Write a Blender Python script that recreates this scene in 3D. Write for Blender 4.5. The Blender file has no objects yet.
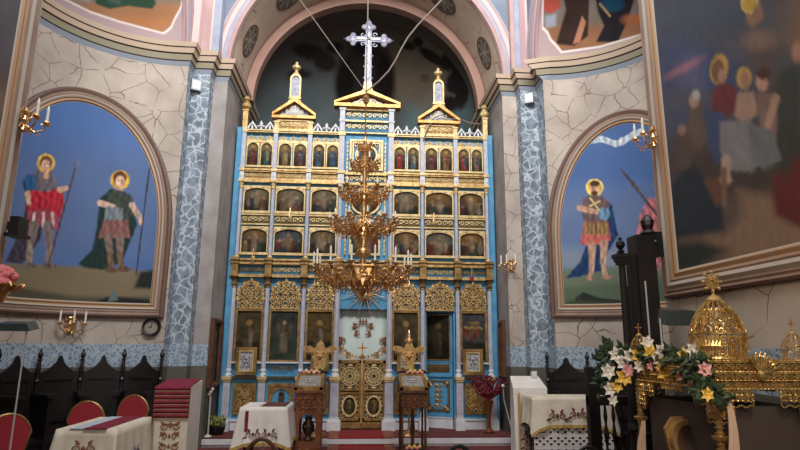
import bpy, math, random
import numpy as np
from math import sin, cos, pi, radians, sqrt, atan2
random.seed(7)
RS=np.random.RandomState(5)
C=bpy.context.scene.collection
# ---------------------------------------------------------------- camera
F=570.51; YAW,PITCH,ROLL=0.07438,0.208751,0.006878; EYE=1.6
cy_,sy_=cos(YAW),sin(YAW); cp_,sp_=cos(PITCH),sin(PITCH)
W_=np.array([sy_*cp_,cy_*cp_,sp_]); R_=np.array([cy_,-sy_,0.]); U_=np.cross(R_,W_)
R_,U_=cos(ROLL)*R_+sin(ROLL)*U_,-sin(ROLL)*R_+cos(ROLL)*U_
O_=np.array([0,0,EYE])
def ray(x,y): return (x-400)/F*R_-(y-225)/F*U_+W_
def aY(x,y,Y): d=ray(x,y); return O_+d*(Y/d[1])
def aX(x,y,X): d=ray(x,y); return O_+d*(X/d[0])
def zY(x,y,Y): return float(aY(x,y,Y)[2])
def pjn(P):
    d=P-O_; z=d@W_
    return 400+F*(d@R_)/z, 225-F*(d@U_)/z
cam=bpy.data.cameras.new('camera'); co=bpy.data.objects.new('camera',cam); C.objects.link(co)
from mathutils import Matrix, Vector
M4=Matrix([[R_[i],U_[i],-W_[i],O_[i]] for i in range(3)]+[[0,0,0,1]])
co.matrix_world=M4; cam.sensor_width=36; cam.lens=F/800*36; cam.clip_end=200; cam.clip_start=.05
bpy.context.scene.camera=co
sc=bpy.context.scene
sc.view_settings.view_transform='Standard'; sc.view_settings.look='None'; sc.view_settings.gamma=1
sc.view_settings.exposure=0
# ---------------------------------------------------------------- materials
def lin(c): return tuple((x/12.92 if x<=.04045 else ((x+.055)/1.055)**2.4) for x in c)
def rgb(r,g,b): return lin((r/255,g/255,b/255))
MATS={}
def mat(name,col,rough=.6,metal=0,noise=0,nscale=8,bump=0,bscale=40,col2=None,emit=0,alpha=1,trans=0,sheen=0):
    m=bpy.data.materials.new(name); m.use_nodes=True; nt=m.node_tree; N=nt.nodes; L=nt.links
    b=N['Principled BSDF']; b.inputs['Base Color'].default_value=(*col,1)
    b.inputs['Roughness'].default_value=rough; b.inputs['Metallic'].default_value=metal
    if trans: b.inputs['Transmission Weight'].default_value=trans
    if alpha<1: b.inputs['Alpha'].default_value=alpha
    if sheen: b.inputs['Sheen Weight'].default_value=sheen
    tc=None
    if noise or bump or col2:
        tc=N.new('ShaderNodeTexCoord')
    if noise or col2:
        n=N.new('ShaderNodeTexNoise'); n.inputs['Scale'].default_value=nscale; n.inputs['Detail'].default_value=4
        L.new(tc.outputs['Object'],n.inputs['Vector'])
        mx=N.new('ShaderNodeMix'); mx.data_type='RGBA'
        c2=col2 or tuple(x*(1-noise) for x in col)
        mr=N.new('ShaderNodeMapRange'); mr.inputs[1].default_value=.35; mr.inputs[2].default_value=.65
        L.new(n.outputs['Fac'],mr.inputs[0]); L.new(mr.outputs[0],mx.inputs[0])
        mx.inputs[6].default_value=(*col,1); mx.inputs[7].default_value=(*c2,1)
        L.new(mx.outputs[2],b.inputs['Base Color'])
    if bump:
        n2=N.new('ShaderNodeTexNoise'); n2.inputs['Scale'].default_value=bscale; L.new(tc.outputs['Object'],n2.inputs['Vector'])
        bp=N.new('ShaderNodeBump'); bp.inputs['Strength'].default_value=bump; bp.inputs['Distance'].default_value=.01
        L.new(n2.outputs['Fac'],bp.inputs['Height']); L.new(bp.outputs[0],b.inputs['Normal'])
    if emit:
        b.inputs['Emission Color'].default_value=(*col,1); b.inputs['Emission Strength'].default_value=emit
    MATS[name]=m; return m
def crackmat(name,col,col2,crack,scale=2.6,width=.012,mask=.45,dist=.12,wsoft=.004,marble=0):
    m=bpy.data.materials.new(name); m.use_nodes=True; nt=m.node_tree; N=nt.nodes; L=nt.links
    b=N['Principled BSDF']; b.inputs['Roughness'].default_value=.75
    tc=N.new('ShaderNodeTexCoord')
    n=N.new('ShaderNodeTexNoise'); n.inputs['Scale'].default_value=scale*1.3; n.inputs['Detail'].default_value=3
    L.new(tc.outputs['Object'],n.inputs['Vector'])
    sub=N.new('ShaderNodeVectorMath'); sub.operation='SUBTRACT'; L.new(n.outputs['Color'],sub.inputs[0]); sub.inputs[1].default_value=(.5,.5,.5)
    sc_=N.new('ShaderNodeVectorMath'); sc_.operation='SCALE'; L.new(sub.outputs[0],sc_.inputs[0]); sc_.inputs['Scale'].default_value=dist
    ad=N.new('ShaderNodeVectorMath'); ad.operation='ADD'; L.new(tc.outputs['Object'],ad.inputs[0]); L.new(sc_.outputs[0],ad.inputs[1])
    v=N.new('ShaderNodeTexVoronoi'); v.feature='DISTANCE_TO_EDGE'; v.inputs['Scale'].default_value=scale; L.new(ad.outputs[0],v.inputs['Vector'])
    mr=N.new('ShaderNodeMapRange'); mr.inputs[1].default_value=width*scale; mr.inputs[2].default_value=width*scale+wsoft*scale
    mr.inputs[3].default_value=1; mr.inputs[4].default_value=0; L.new(v.outputs['Distance'],mr.inputs[0])
    n2=N.new('ShaderNodeTexNoise'); n2.inputs['Scale'].default_value=scale*1.1; n2.inputs['Detail'].default_value=2; L.new(tc.outputs['Object'],n2.inputs['Vector'])
    mk=N.new('ShaderNodeMapRange'); mk.inputs[1].default_value=mask-.04; mk.inputs[2].default_value=mask+.08; L.new(n2.outputs['Fac'],mk.inputs[0])
    mu=N.new('ShaderNodeMath'); mu.operation='MULTIPLY'; L.new(mr.outputs[0],mu.inputs[0]); L.new(mk.outputs[0],mu.inputs[1])
    n3=N.new('ShaderNodeTexNoise'); n3.inputs['Scale'].default_value=2 if not marble else marble; n3.inputs['Detail'].default_value=5; L.new(tc.outputs['Object'],n3.inputs['Vector'])
    m3=N.new('ShaderNodeMapRange'); m3.inputs[1].default_value=.35; m3.inputs[2].default_value=.65; L.new(n3.outputs['Fac'],m3.inputs[0])
    mx=N.new('ShaderNodeMix'); mx.data_type='RGBA'; L.new(m3.outputs[0],mx.inputs[0]); mx.inputs[6].default_value=(*col,1); mx.inputs[7].default_value=(*col2,1)
    my=N.new('ShaderNodeMix'); my.data_type='RGBA'; L.new(mu.outputs[0],my.inputs[0]); L.new(mx.outputs[2],my.inputs[6]); my.inputs[7].default_value=(*crack,1)
    L.new(my.outputs[2],b.inputs['Base Color'])
    return m
def attrmat(name,rough=.55,bump=0,spec=.5):
    m=bpy.data.materials.new(name); m.use_nodes=True; nt=m.node_tree; N=nt.nodes; L=nt.links
    b=N['Principled BSDF']; b.inputs['Roughness'].default_value=rough; b.inputs['Specular IOR Level'].default_value=spec
    a=N.new('ShaderNodeAttribute'); a.attribute_name='Col'; L.new(a.outputs['Color'],b.inputs['Base Color'])
    return m
PAINT=attrmat('painted_picture',.6,spec=.12); DULLPAINT=attrmat('painted_plaster',.85,spec=.2)
WALL=crackmat('cracked_plaster',rgb(192,180,168),rgb(166,153,144),rgb(112,94,76),2.9,.0022,.40,.12,.004)
GREYWALL=mat('smooth_grey_plaster',rgb(166,160,158),.8,col2=rgb(146,138,136),nscale=3)
BLUEMARBLE=crackmat('blue_painted_marble',rgb(98,108,122),rgb(142,154,168),rgb(184,194,202),6.8,.0045,.33,.12,.008,9)
DADO=crackmat('blue_marbled_dado',rgb(104,122,142),rgb(132,148,166),rgb(168,182,194),18,.004,.3,.08,.006,16)
LOWWALL=mat('brown_grey_dado',rgb(98,94,84),.7,col2=rgb(84,82,74),nscale=2)
CORN_PINK=mat('cornice_beige',rgb(196,174,152),.7); CORN_BROWN=mat('cornice_olive',rgb(140,132,110),.7); CORN_BLUE=mat('cornice_blue',rgb(146,156,170),.7); CORN_DARK=mat('cornice_dark_line',rgb(80,62,62),.7)
PINK=mat('arch_pink',rgb(186,156,152),.8,col2=rgb(172,142,140),nscale=3); LBLUE=mat('arch_pale_blue',rgb(164,168,184),.8,col2=rgb(150,156,176),nscale=5); MAUVE=mat('arch_mauve',rgb(176,142,146),.8); PWHITE=mat('arch_white_pink',rgb(200,182,180),.8)
BLUEGREY=mat('pendentive_blue_grey',rgb(108,118,134),.8,col2=rgb(122,132,146),nscale=2)
SALMON=mat('arch_salmon',rgb(178,142,128),.8,col2=rgb(164,128,116),nscale=2)
SOFFIT=crackmat('soffit_cream',rgb(222,200,180),rgb(206,184,164),rgb(140,100,84),2.2,.004,.5,.1,.004)
GOLD=mat('carved_gold',rgb(214,182,122),.42,.45,col2=rgb(168,130,78),nscale=14,bump=.3)
PGOLD=mat('pale_gold',rgb(222,200,150),.5,.3,col2=rgb(190,160,105),nscale=12)
PEDG=mat('pediment_gold',rgb(206,158,92),.42,.5,col2=rgb(160,112,56),nscale=10); CROSSM=mat('cross_grey_lilac',rgb(150,150,164),.45,.2,col2=rgb(112,112,130),nscale=22,bump=.4)
DGOLD=mat('dull_gold',rgb(170,136,84),.45,.5,col2=rgb(124,94,54),nscale=10)
BRASS=mat('bright_brass',rgb(236,196,140),.3,.75,col2=rgb(200,150,94),nscale=9)
FILI=mat('bright_filigree_gold',rgb(232,200,136),.3,.8,col2=rgb(190,150,84),nscale=30,bump=.3)
BLUE=mat('iconostasis_blue',rgb(84,156,196),.6,col2=rgb(70,138,180),nscale=6)
LILAC=mat('column_lilac_grey',rgb(190,190,200),.5,col2=rgb(172,172,184),nscale=10)
WHITE=mat('white_paint',rgb(216,216,220),.55,col2=rgb(200,202,208),nscale=6)
DKBOARD=mat('dark_icon_board',rgb(58,46,34),.6)
OLIVE=mat('olive_panel_ground',rgb(98,82,48),.6,.2)
WOOD=mat('dark_stall_wood',rgb(24,16,15),.45,col2=rgb(15,11,11),nscale=6)
OAK=mat('reddish_carved_wood',rgb(140,84,50),.5,col2=rgb(104,58,34),nscale=9,bump=.4,bscale=60)
BROWN=mat('brown_wood',rgb(98,62,40),.5,col2=rgb(70,42,28),nscale=7)
FRAMEB=mat('frame_taupe',rgb(150,124,108),.6,col2=rgb(132,106,92),nscale=3)
FRAMEM=mat('frame_grey_cream',rgb(176,164,152),.6)
FRAMEG=mat('frame_ochre_gold',rgb(168,132,98),.5,.15)
FRAMED=mat('frame_dark_brown',rgb(104,78,68),.6)
CLOTH=mat('white_cloth',rgb(226,220,214),.9,col2=rgb(212,206,200),nscale=5,bump=.2,bscale=120)
CREAM=mat('cream_cloth',rgb(216,206,188),.9,col2=rgb(200,188,168),nscale=6)
LACE=mat('crochet_white',rgb(214,206,204),.9)
BURG=mat('burgundy_cloth',rgb(128,26,52),.85,col2=rgb(104,18,42),nscale=16)
REDV=mat('red_velvet',rgb(150,22,38),.85,sheen=.3)
REDRUG=mat('red_carpet',rgb(140,30,34),.95,col2=rgb(112,22,28),nscale=20)
DKRED=mat('dark_red_carpet',rgb(104,44,44),.95,col2=rgb(86,34,36),nscale=14)
FLOORM=mat('dark_floor_carpet',rgb(86,46,42),.9,col2=rgb(66,36,34),nscale=6)
BLACK=mat('black_plastic',rgb(22,22,24),.4); DARKGL=mat('dark_panel_glass',rgb(52,64,66),.25)
STEEL=mat('white_metal_pole',rgb(200,200,198),.4,.2)
CANDLE=mat('candle_white',rgb(236,232,222),.5); GLASS=mat('clear_glass',rgb(230,235,240),.08,trans=.9)
LEAF=mat('green_leaf',rgb(48,70,40),.6,col2=rgb(28,46,28),nscale=20); LEAFY=mat('yellow_green_leaf',rgb(150,150,70),.7,col2=rgb(90,104,50),nscale=30)
LILYY=mat('yellow_lily',rgb(238,200,96),.6); LILYW=mat('white_petal',rgb(232,228,222),.6); LILYP=mat('pink_petal',rgb(228,168,170),.6); ROSE=mat('coral_rose',rgb(236,136,140),.6)
PAMP=mat('dark_red_plume',rgb(120,28,44),.8,col2=rgb(86,22,34),nscale=20)
RIBBON=mat('pink_beige_satin',rgb(206,176,158),.6); SILVER=mat('embossed_silver',rgb(210,210,212),.4,.5,col2=rgb(120,116,116),nscale=55,bump=.8,bscale=70)
CURT=mat('pale_curtain',rgb(212,226,222),.85,col2=rgb(200,216,212),nscale=3)
CLAY=mat('dark_bronze',rgb(84,66,54),.4,.3); WIRE=mat('grey_wire',rgb(128,116,106),.5); EMBR=mat('brown_embroidery',rgb(140,92,66),.9); FRINGE=mat('gold_fringe',rgb(184,150,80),.8)
STONE=mat('dark_nave_plaster',rgb(96,90,84),.9)
# ---------------------------------------------------------------- mesh builder
class MB:
    def __init__(s): s.v=[]; s.f=[]
    def add(s,vs,fs):
        n=len(s.v); s.v+=[tuple(map(float,p)) for p in vs]; s.f+=[tuple(i+n for i in f) for f in fs]; return s
    def box(s,x0,x1,y0,y1,z0,z1):
        return s.add([(x0,y0,z0),(x1,y0,z0),(x1,y1,z0),(x0,y1,z0),(x0,y0,z1),(x1,y0,z1),(x1,y1,z1),(x0,y1,z1)],
            [(0,3,2,1),(4,5,6,7),(0,1,5,4),(1,2,6,5),(2,3,7,6),(3,0,4,7)])
    def cbox(s,x,y,z,sx,sy,sz): return s.box(x-sx/2,x+sx/2,y-sy/2,y+sy/2,z,z+sz)
    def lathe(s,prof,cx=0,cy=0,cz=0,n=12,cap=True,sx=1,sy=1):
        vs=[];fs=[]
        for r,z in prof:
            for k in range(n):
                a=2*pi*k/n; vs.append((cx+r*cos(a)*sx,cy+r*sin(a)*sy,cz+z))
        for i in range(len(prof)-1):
            for k in range(n): fs.append((i*n+k,i*n+(k+1)%n,(i+1)*n+(k+1)%n,(i+1)*n+k))
        if cap: fs.append(tuple(range(n-1,-1,-1))); fs.append(tuple((len(prof)-1)*n+k for k in range(n)))
        return s.add(vs,fs)
    def tube(s,pts,r,n=5,flat=1.):
        pts=[np.array(p,float) for p in pts]; m=len(pts)
        rs=r if hasattr(r,'__len__') else [r]*m
        vs=[];fs=[]; prev=None
        for i in range(m):
            t=pts[min(i+1,m-1)]-pts[max(i-1,0)]; l=np.linalg.norm(t); t=t/l if l>1e-9 else np.array([0,0,1.])
            if prev is None:
                a=np.array([0,1.,0]) if abs(t[1])<.9 else np.array([1.,0,0])
                prev=a
            b=prev-t*(prev@t); l=np.linalg.norm(b)
            if l<1e-6: b=np.cross(t,[1,.3,.2]); l=np.linalg.norm(b)
            b=b/l; prev=b; c=np.cross(t,b)
            for k in range(n):
                a=2*pi*k/n+pi/n; vs.append(pts[i]+rs[i]*(cos(a)*b*flat+sin(a)*c))
        for i in range(m-1):
            for k in range(n): fs.append((i*n+k,i*n+(k+1)%n,(i+1)*n+(k+1)%n,(i+1)*n+k))
        fs.append(tuple(range(n-1,-1,-1))); fs.append(tuple((m-1)*n+k for k in range(n)))
        return s.add(vs,fs)
    def sph(s,x,y,z,r,n=8,sz=1.,sx=1.,sy=1.):
        m=max(4,n//2+1); prof=[(max(1e-4,r*sin(pi*i/m)),-r*cos(pi*i/m)*sz) for i in range(m+1)]
        return s.lathe(prof,x,y,z,n,True,sx,sy)
    def extr(s,poly,y0,y1):  # polygon in XZ
        n=len(poly); vs=[(x,y0,z) for x,z in poly]+[(x,y1,z) for x,z in poly]
        fs=[tuple(range(n)),tuple(range(2*n-1,n-1,-1))]+[(i,i+n,(i+1)%n+n,(i+1)%n) for i in range(n)]
        return s.add(vs,fs)
    def xyextr(s,poly,z0,z1):
        n=len(poly); vs=[(x,y,z0) for x,y in poly]+[(x,y,z1) for x,y in poly]
        fs=[tuple(range(n-1,-1,-1)),tuple(range(n,2*n))]+[(i,(i+1)%n,(i+1)%n+n,i+n) for i in range(n)]
        return s.add(vs,fs)
    def spiral(s,x,y,z,R,a0=0,turns=1.2,d=1,t=.012,n=11,n2=4,mp=None):
        pts=[];rs=[]
        for i in range(n):
            u=i/(n-1); a=a0+d*2*pi*turns*u; r=R*(1-.82*u)
            q=(x+r*cos(a),y-.4*t*u,z+r*sin(a)); pts.append(mp(*q) if mp else q); rs.append(t*(1-.45*u))
        return s.tube(pts,rs,n2)
    def leaf(s,x,y,z,a,L,w,t=.006,mp=None):
        ca,sa=cos(a),sin(a)
        q=[(x,y,z),(x+ca*L*.45-sa*w,y-t*.3,z+sa*L*.45+ca*w),(x+ca*L,y-t*.5,z+sa*L),(x+ca*L*.45+sa*w,y-t*.3,z+sa*L*.45-ca*w),(x+ca*L*.45,y-t*1.6,z+sa*L*.45)]
        if mp: q=[mp(*p) for p in q]
        return s.add(q,[(0,4,1),(1,4,2),(2,4,3),(3,4,0),(0,1,2,3)])
    def xf(s,fn): s.v=[tuple(map(float,fn(*p))) for p in s.v]; return s
    def rotz(s,a,ox=0,oy=0):
        c,q=cos(a),sin(a); return s.xf(lambda x,y,z:(ox+x*c-y*q,oy+x*q+y*c,z))
    def build(s,name,m,parent=None,world=True,smooth=False,col=None):
        me=bpy.data.meshes.new(name); vs=np.array(s.v)
        o=bpy.data.objects.new(name,me)
        if parent is not None:
            if world:
                r=parent
                while r.parent: r=r.parent
                vs=vs-np.array(r.location)
            o.parent=parent
        elif world:
            c=np.array([(vs[:,0].min()+vs[:,0].max())/2,(vs[:,1].min()+vs[:,1].max())/2,vs[:,2].min()])
            vs=vs-c; o.location=c
        me.from_pydata(vs.tolist(),[],s.f); me.materials.append(m)
        if smooth: me.polygons.foreach_set('use_smooth',[True]*len(me.polygons))
        if col is not None:
            a=me.color_attributes.new('Col','FLOAT_COLOR','POINT')
            cc=np.ones((len(s.v),4),dtype=np.float32); cc[:,:3]=col; a.data.foreach_set('color',cc.ravel())
        me.update(); C.objects.link(o); return o
def empty(name,loc,rz=0,label=None,cat=None,group=None):
    o=bpy.data.objects.new(name,None); o.location=[float(q) for q in loc]; o.rotation_euler=(0,0,rz); o.empty_display_size=.1; C.objects.link(o)
    tag(o,label,cat,group); return o
def tag(o,label=None,cat=None,group=None,kind=None):
    if label: o['label']=label
    if cat: o['category']=cat
    if group: o['group']=group
    if kind: o['kind']=kind
    return o
def struct(mb,name,m,**k): return tag(mb.build(name,m,None,world=False,**k),kind='structure')
def copytree(o,parent=None):
    c=o.copy(); C.objects.link(c)
    if parent is not None: c.parent=parent
    for ch in list(o.children): copytree(ch,c)
    return c
# ---------------------------------------------------------------- picture painter (works on arrays of 2-D picture coordinates)
class Pic:
    def __init__(s,X,Y,col): s.X=X; s.Y=Y; s.c=np.tile(np.array(rgb(*col)),(len(X),1)).astype(float)
    def fold(s,base,amp=.2,seed=0):
        b=s.bg if hasattr(s,'bg') else np.array(rgb(*base))[None]; d=np.clip(np.abs(s.c-b).sum(1)*9-.15,0,1)
        r=np.random.RandomState(seed); w=np.zeros(len(s.X))
        for k in range(7):
            a=(r.rand()-.5)*1.5; f=.35+.9*r.rand(); w+=np.sin(f*(s.X*cos(a)+s.Y*sin(a))+2.2*np.sin(.12*s.Y+.09*s.X+6*r.rand())+6*r.rand())
        s.c*=(1+amp*d*w/2.5)[:,None]; s.c=np.clip(s.c,0,1); return s
    k=1.
    def _mix(s,m,col,op=1):
        m=np.clip((m-.5)/s.k+.5,0,1)*op; s.c=s.c*(1-m[:,None])+np.array(rgb(*col))[None]*m[:,None]; return s
    def ell(s,cx,cy,rx,ry,col,soft=1.2,rot=0,op=1):
        c,q=cos(rot),sin(rot); dx=s.X-cx; dy=s.Y-cy; a=(dx*c+dy*q)/rx; b=(-dx*q+dy*c)/ry
        d=np.sqrt(a*a+b*b); return s._mix((1-d)*min(rx,ry)/soft+.5,col,op)
    def ring(s,cx,cy,r,w,col,soft=1): 
        d=np.abs(np.hypot(s.X-cx,s.Y-cy)-r); return s._mix((w-d)/soft+.5,col)
    def cap(s,x0,y0,x1,y1,r0,r1,col,soft=1,op=1):
        dx,dy=x1-x0,y1-y0; L=dx*dx+dy*dy+1e-9; t=np.clip(((s.X-x0)*dx+(s.Y-y0)*dy)/L,0,1)
        d=np.hypot(s.X-x0-t*dx,s.Y-y0-t*dy); return s._mix((r0+(r1-r0)*t-d)/soft+.5,col,op)
    def poly(s,pts,col,soft=1.,op=1):
        P=np.array(pts,float); n=len(P); ins=np.zeros(len(s.X),bool); dm=np.full(len(s.X),1e9)
        for i in range(n):
            x0,y0=P[i]; x1,y1=P[(i+1)%n]
            if y0!=y1:
                c=((y0>s.Y)!=(y1>s.Y))&(s.X<(x1-x0)*(s.Y-y0)/(y1-y0)+x0); ins^=c
            dx,dy=x1-x0,y1-y0; t=np.clip(((s.X-x0)*dx+(s.Y-y0)*dy)/(dx*dx+dy*dy+1e-9),0,1)
            dm=np.minimum(dm,np.hypot(s.X-x0-t*dx,s.Y-y0-t*dy))
        return s._mix(np.where(ins,dm,-dm)/soft+.5,col,op)
    def band(s,y0,y1,col,soft=10):   # everything between y0 and y1
        return s._mix(np.minimum(s.Y-y0,y1-s.Y)/soft+.5,col)
    def blotch(s,scale,amp,seed=0):
        r=np.random.RandomState(seed); n=np.zeros(len(s.X))
        for k in range(10):
            a=r.rand()*6.28; fq=scale*(.5+1.5*r.rand()); n+=np.sin((s.X*cos(a)+s.Y*sin(a))*fq+r.rand()*6.28+1.5*np.sin((s.X*sin(a)-s.Y*cos(a))*fq*.7))
        s.c*=np.clip(1+amp*n/3,.3,1.8)[:,None]; return s
def grid(fn,nu,nv,keep=None):
    """fn(u,v)->xyz ; returns MB and vertex arrays"""
    m=MB(); us=np.linspace(0,1,nu); vs=np.linspace(0,1,nv)
    m.v=[fn(u,v) for v in vs for u in us]
    for j in range(nv-1):
        for i in range(nu-1):
            if keep is None or keep((us[i]+us[i+1])/2,(vs[j]+vs[j+1])/2):
                a=j*nu+i; m.f.append((a,a+1,a+nu+1,a+nu))
    return m
# ================================================================ THE SHELL
CX=.115; D=9.85; SOL=.26
cL=(-2.83,6.8); rL=1.66; cR=(2.87,6.8); rR=1.62; ZS=6.15
def hitline(px,py,A,B):
    d=ray(px,py); ax,ay=A; bx,by=B[0]-A[0],B[1]-A[1]
    # t*d = A + u*b
    det=d[0]*(-by)+bx*d[1]; u=(d[0]*ay-d[1]*ax)/( -d[0]*by+bx*d[1])*1.0
    t=(ax+u*bx)/d[0] if abs(d[0])>1e-6 else (ay+u*by)/d[1]
    return ax+u*bx, ay+u*by
def pier(A,B,pxa,pxb,out=.06):
    d=np.array(B)-np.array(A); d/=np.linalg.norm(d)
    n=np.array([-d[1],d[0]]); 
    if n[1]>0: n=-n
    xa=float(aY(pxa,145,A[1])[0]); ym=A[1]-.24; xb=float(aY(pxb,145,ym)[0])
    return [tuple(A),(xa,A[1]),(xa,ym),(xb,ym),(xb,B[1]),tuple(B)]
AL,BL=(-2.21,8.95),(-2.80,8.46); AR,BR=(2.44,9.08),(2.95,8.42)
pl=pier(AL,BL,209,187); pr=pier(AR,BR,518,539)
def arcpts(c,r,a0,a1,n): return [(c[0]+r*cos(radians(a0+(a1-a0)*i/n)),c[1]+r*sin(radians(a0+(a1-a0)*i/n))) for i in range(n+1)]
arcL=arcpts(cL,rL,91,270,48); arcR=arcpts(cR,rR,87,-90,48)
lineL=[(-2.21,11.2)]+pl+arcL[1:38]+[(-2.83,4.76),(-2.83,-5)]; lineR=[(2.44,11.2)]+pr+arcR[1:38]+[(2.79,4.99),(2.79,-5)]
def strip(line,z0,z1,mb=None):
    mb=mb or MB(); n=len(line)
    return mb.add([(x,y,z0) for x,y in line]+[(x,y,z1) for x,y in line],[(i,i+1,i+1+n,i+n) for i in range(n-1)])
def offs(line,side,o):
    P=[np.array(p) for p in line]; out=[]
    for i in range(len(P)):
        ns=[]
        for a,b in ((i-1,i),(i,i+1)):
            if a>=0 and b<len(P):
                d=P[b]-P[a]; l=np.linalg.norm(d)
                if l>1e-6: ns.append(np.array([-d[1],d[0]])/l*side)
        n=sum(ns); l=np.linalg.norm(n); n=n/l; k=1/max(.45,float(n@ns[0])); out.append(tuple(P[i]+n*o*k))
    return out
def cornice(line,side,bands,name0):
    k=name0
    for m,(o0,z0),(o1,z1) in bands:
        a=offs(line,side,o0); b=offs(line,side,o1); n=len(line)
        mb=MB().add([(x,y,z0) for x,y in a]+[(x,y,z1) for x,y in b],[(i,i+1,i+1+n,i+n) for i in range(n-1)])
        struct(mb,'trim_%d'%k,m); k+=1
    return k
# --- left / right walls
gp=lambda l: l[:3]
for side,line,nm in ((1,lineL,'left'),(-1,lineR,'right')):
    s=1 if nm=='left' else -1
    struct(strip(line[5:] ,1.6,5.9),'wall_'+nm,WALL)
    struct(strip(line[:2],1.6,5.9),'wall_%s_reveal'%nm,GREYWALL)
    struct(strip(line[1:3],1.6,5.9),'wall_%s_pier'%nm,WALL if nm=='right' else GREYWALL)
    pm=strip(line[2:6],1.6,5.9); struct(pm,'wall_%s_pilaster'%nm,BLUEMARBLE)
    struct(strip(line,1.29,1.6),'trim_%d'%(1 if s>0 else 2),DADO)
    struct(strip(line,0,1.29),'baseboard_'+nm,LOWWALL)
    a=offs(line,-1 if nm=='left' else 1,.012)
BANDS=[(CORN_BLUE,(.0,5.86),(.03,5.93)),(CORN_DARK,(.03,5.93),(.045,5.945)),(CORN_BROWN,(.045,5.945),(.05,6.04)),(CORN_DARK,(.05,6.04),(.075,6.055)),(CORN_PINK,(.075,6.055),(.10,6.13)),(CORN_DARK,(.1,6.13),(.115,6.14)),(CORN_PINK,(.12,6.14),(.14,6.21)),(CORN_DARK,(.14,6.21),(-.02,6.225))]
k=cornice(lineL,1,BANDS,3); k=cornice(lineR,-1,BANDS,k)
# --- upper walls with arches
def archwall(f,c,zc,r,s0,s1,zt,n=48):
    vs=[];fs=[]
    for i in range(n+1):
        a=pi*i/n; x,z=c+r*cos(a),zc+r*sin(a); vs.append(f(x,z))
        ca,sa=cos(a),sin(a); t=1e9
        if ca>1e-6: t=min(t,(s1-c)/ca)
        if ca<-1e-6: t=min(t,(s0-c)/ca)
        if sa>1e-6: t=min(t,(zt-zc)/sa)
        vs.append(f(c+t*ca,zc+t*sa))
    for i in range(n): fs.append((2*i,2*i+1,2*i+3,2*i+2))
    return MB().add(vs,fs)
def archband(f,c,zc,r0,r1,d0,d1,n=56,zl=None):
    """raised band between radii, f(s,z,depth)"""
    m=MB(); vs=[];
    for i in range(n+1):
        a=pi*i/n
        for r,d in ((r0,0),(r0,d0),(r1,d1),(r1,0)): vs.append(f(c+r*cos(a),zc+r*sin(a),d))
    fs=[]
    for i in range(n):
        for j in range(3): q=4*i+j; fs.append((q,q+1,q+5,q+4))
    return m.add(vs,fs)
fy=lambda s,z,d=0:(s,9.0-d,z)
struct(archwall(lambda s,z:(s,9.0,z),CX,ZS,2.325,-2.83,3.0,11.5),'wall_chancel_arch',BLUEGREY)
tn=20
for r0,r1,m in ((2.325,2.35,MAUVE),(2.35,2.39,PINK),(2.39,2.45,LBLUE),(2.45,2.47,MAUVE),(2.47,2.53,PWHITE),(2.53,2.57,PINK),(2.57,2.60,LBLUE)):
    struct(archband(fy,CX,ZS,r0,r1,.03,.03+(.02 if m in (PINK,PWHITE) else 0)),'trim_%d'%tn,m); tn+=1
for nm,X,c,r,y1 in (('left',-2.83,cL,rL,9.0),('right',2.87,cR,rR,9.0)):
    sg=1 if nm=='left' else -1
    struct(archwall(lambda s,z:(X,s,z),c[1],ZS,r,4.6,9.0,11.5),'wall_%s_upper'%nm,BLUEGREY)
    struct(MB().add([(X,-5,ZS),(X,4.6,ZS),(X,4.6,11.5),(X,-5,11.5)],[(0,1,2,3)]),'wall_%s_nave'%nm,GREYWALL)
    struct(MB().add([(X,-5,5.8),(X,5.18,5.8),(X,5.18,6.3),(X,-5,6.3)],[(0,1,2,3)]),'wall_%s_frieze'%nm,GREYWALL)
    f=lambda s,z,d,X=X,sg=sg:(X+sg*d,s,z)
    for r0,r1,m in ((r-.02,r+.05,MAUVE),(r+.05,r+.13,PWHITE),(r+.13,r+.19,PINK),(r+.19,r+.26,LBLUE),(r+.26,r+.30,MAUVE),(r+.30,r+.40,PINK),(r+.40,r+.46,LBLUE)):
        struct(archband(f,c[1],ZS,r0,r1,.03,.04),'trim_%d'%tn,m); tn+=1
# striped ribs rising from the cornice
for pxs,Y0 in (((186,190,198,201,209,212,219),8.78),((511,515,520,526,534,538,545),8.86)):
    ms=(PINK,PWHITE,MAUVE,PINK,PWHITE,LBLUE) if pxs[0]<300 else (PINK,LBLUE,MAUVE,PWHITE,LBLUE,PINK)
    for i_,(a_,b_) in enumerate(zip(pxs,pxs[1:])):
        xa,xb=float(aY(a_,50,Y0)[0]),float(aY(b_,50,Y0)[0]); dd=.02*(i_%2)
        m=MB()
        for j in range(8):
            z0_,z1_=6.2+.5*j,6.2+.5*(j+1); cv=lambda z:.0 if 1 else 0
            m.box(xa,xb,Y0-dd,9.0,z0_,z1_)
        struct(m,'trim_%d'%tn,ms[i_]); tn+=1
# soffit of the chancel arch, salmon inner band
def barrel(r,y0,y1,zc=ZS,n=56,c=CX):
    m=MB(); vs=[];
    for i in range(n+1):
        a=pi*i/n; vs+=[(c+r*cos(a),y0,zc+r*sin(a)),(c+r*cos(a),y1,zc+r*sin(a))]
    return m.add(vs,[(2*i,2*i+1,2*i+3,2*i+2) for i in range(n)])
struct(barrel(2.325,9.0,10.3),'ceiling_chancel_soffit',SOFFIT)
for y0,y1 in ((9.05,9.085),(10.2,10.235),(10.14,10.15)): struct(barrel(2.318,y0,y1),'trim_%d'%tn,MAUVE if y0<10.18 else SALMON); tn+=1
struct(archband(lambda s,z,d:(s,10.3-d,z),CX,ZS,2.17,2.33,.0,.0),'trim_%d'%tn,SALMON); tn+=1
struct(barrel(2.17,10.3,10.5),'trim_%d'%tn,SALMON); tn+=1
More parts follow.
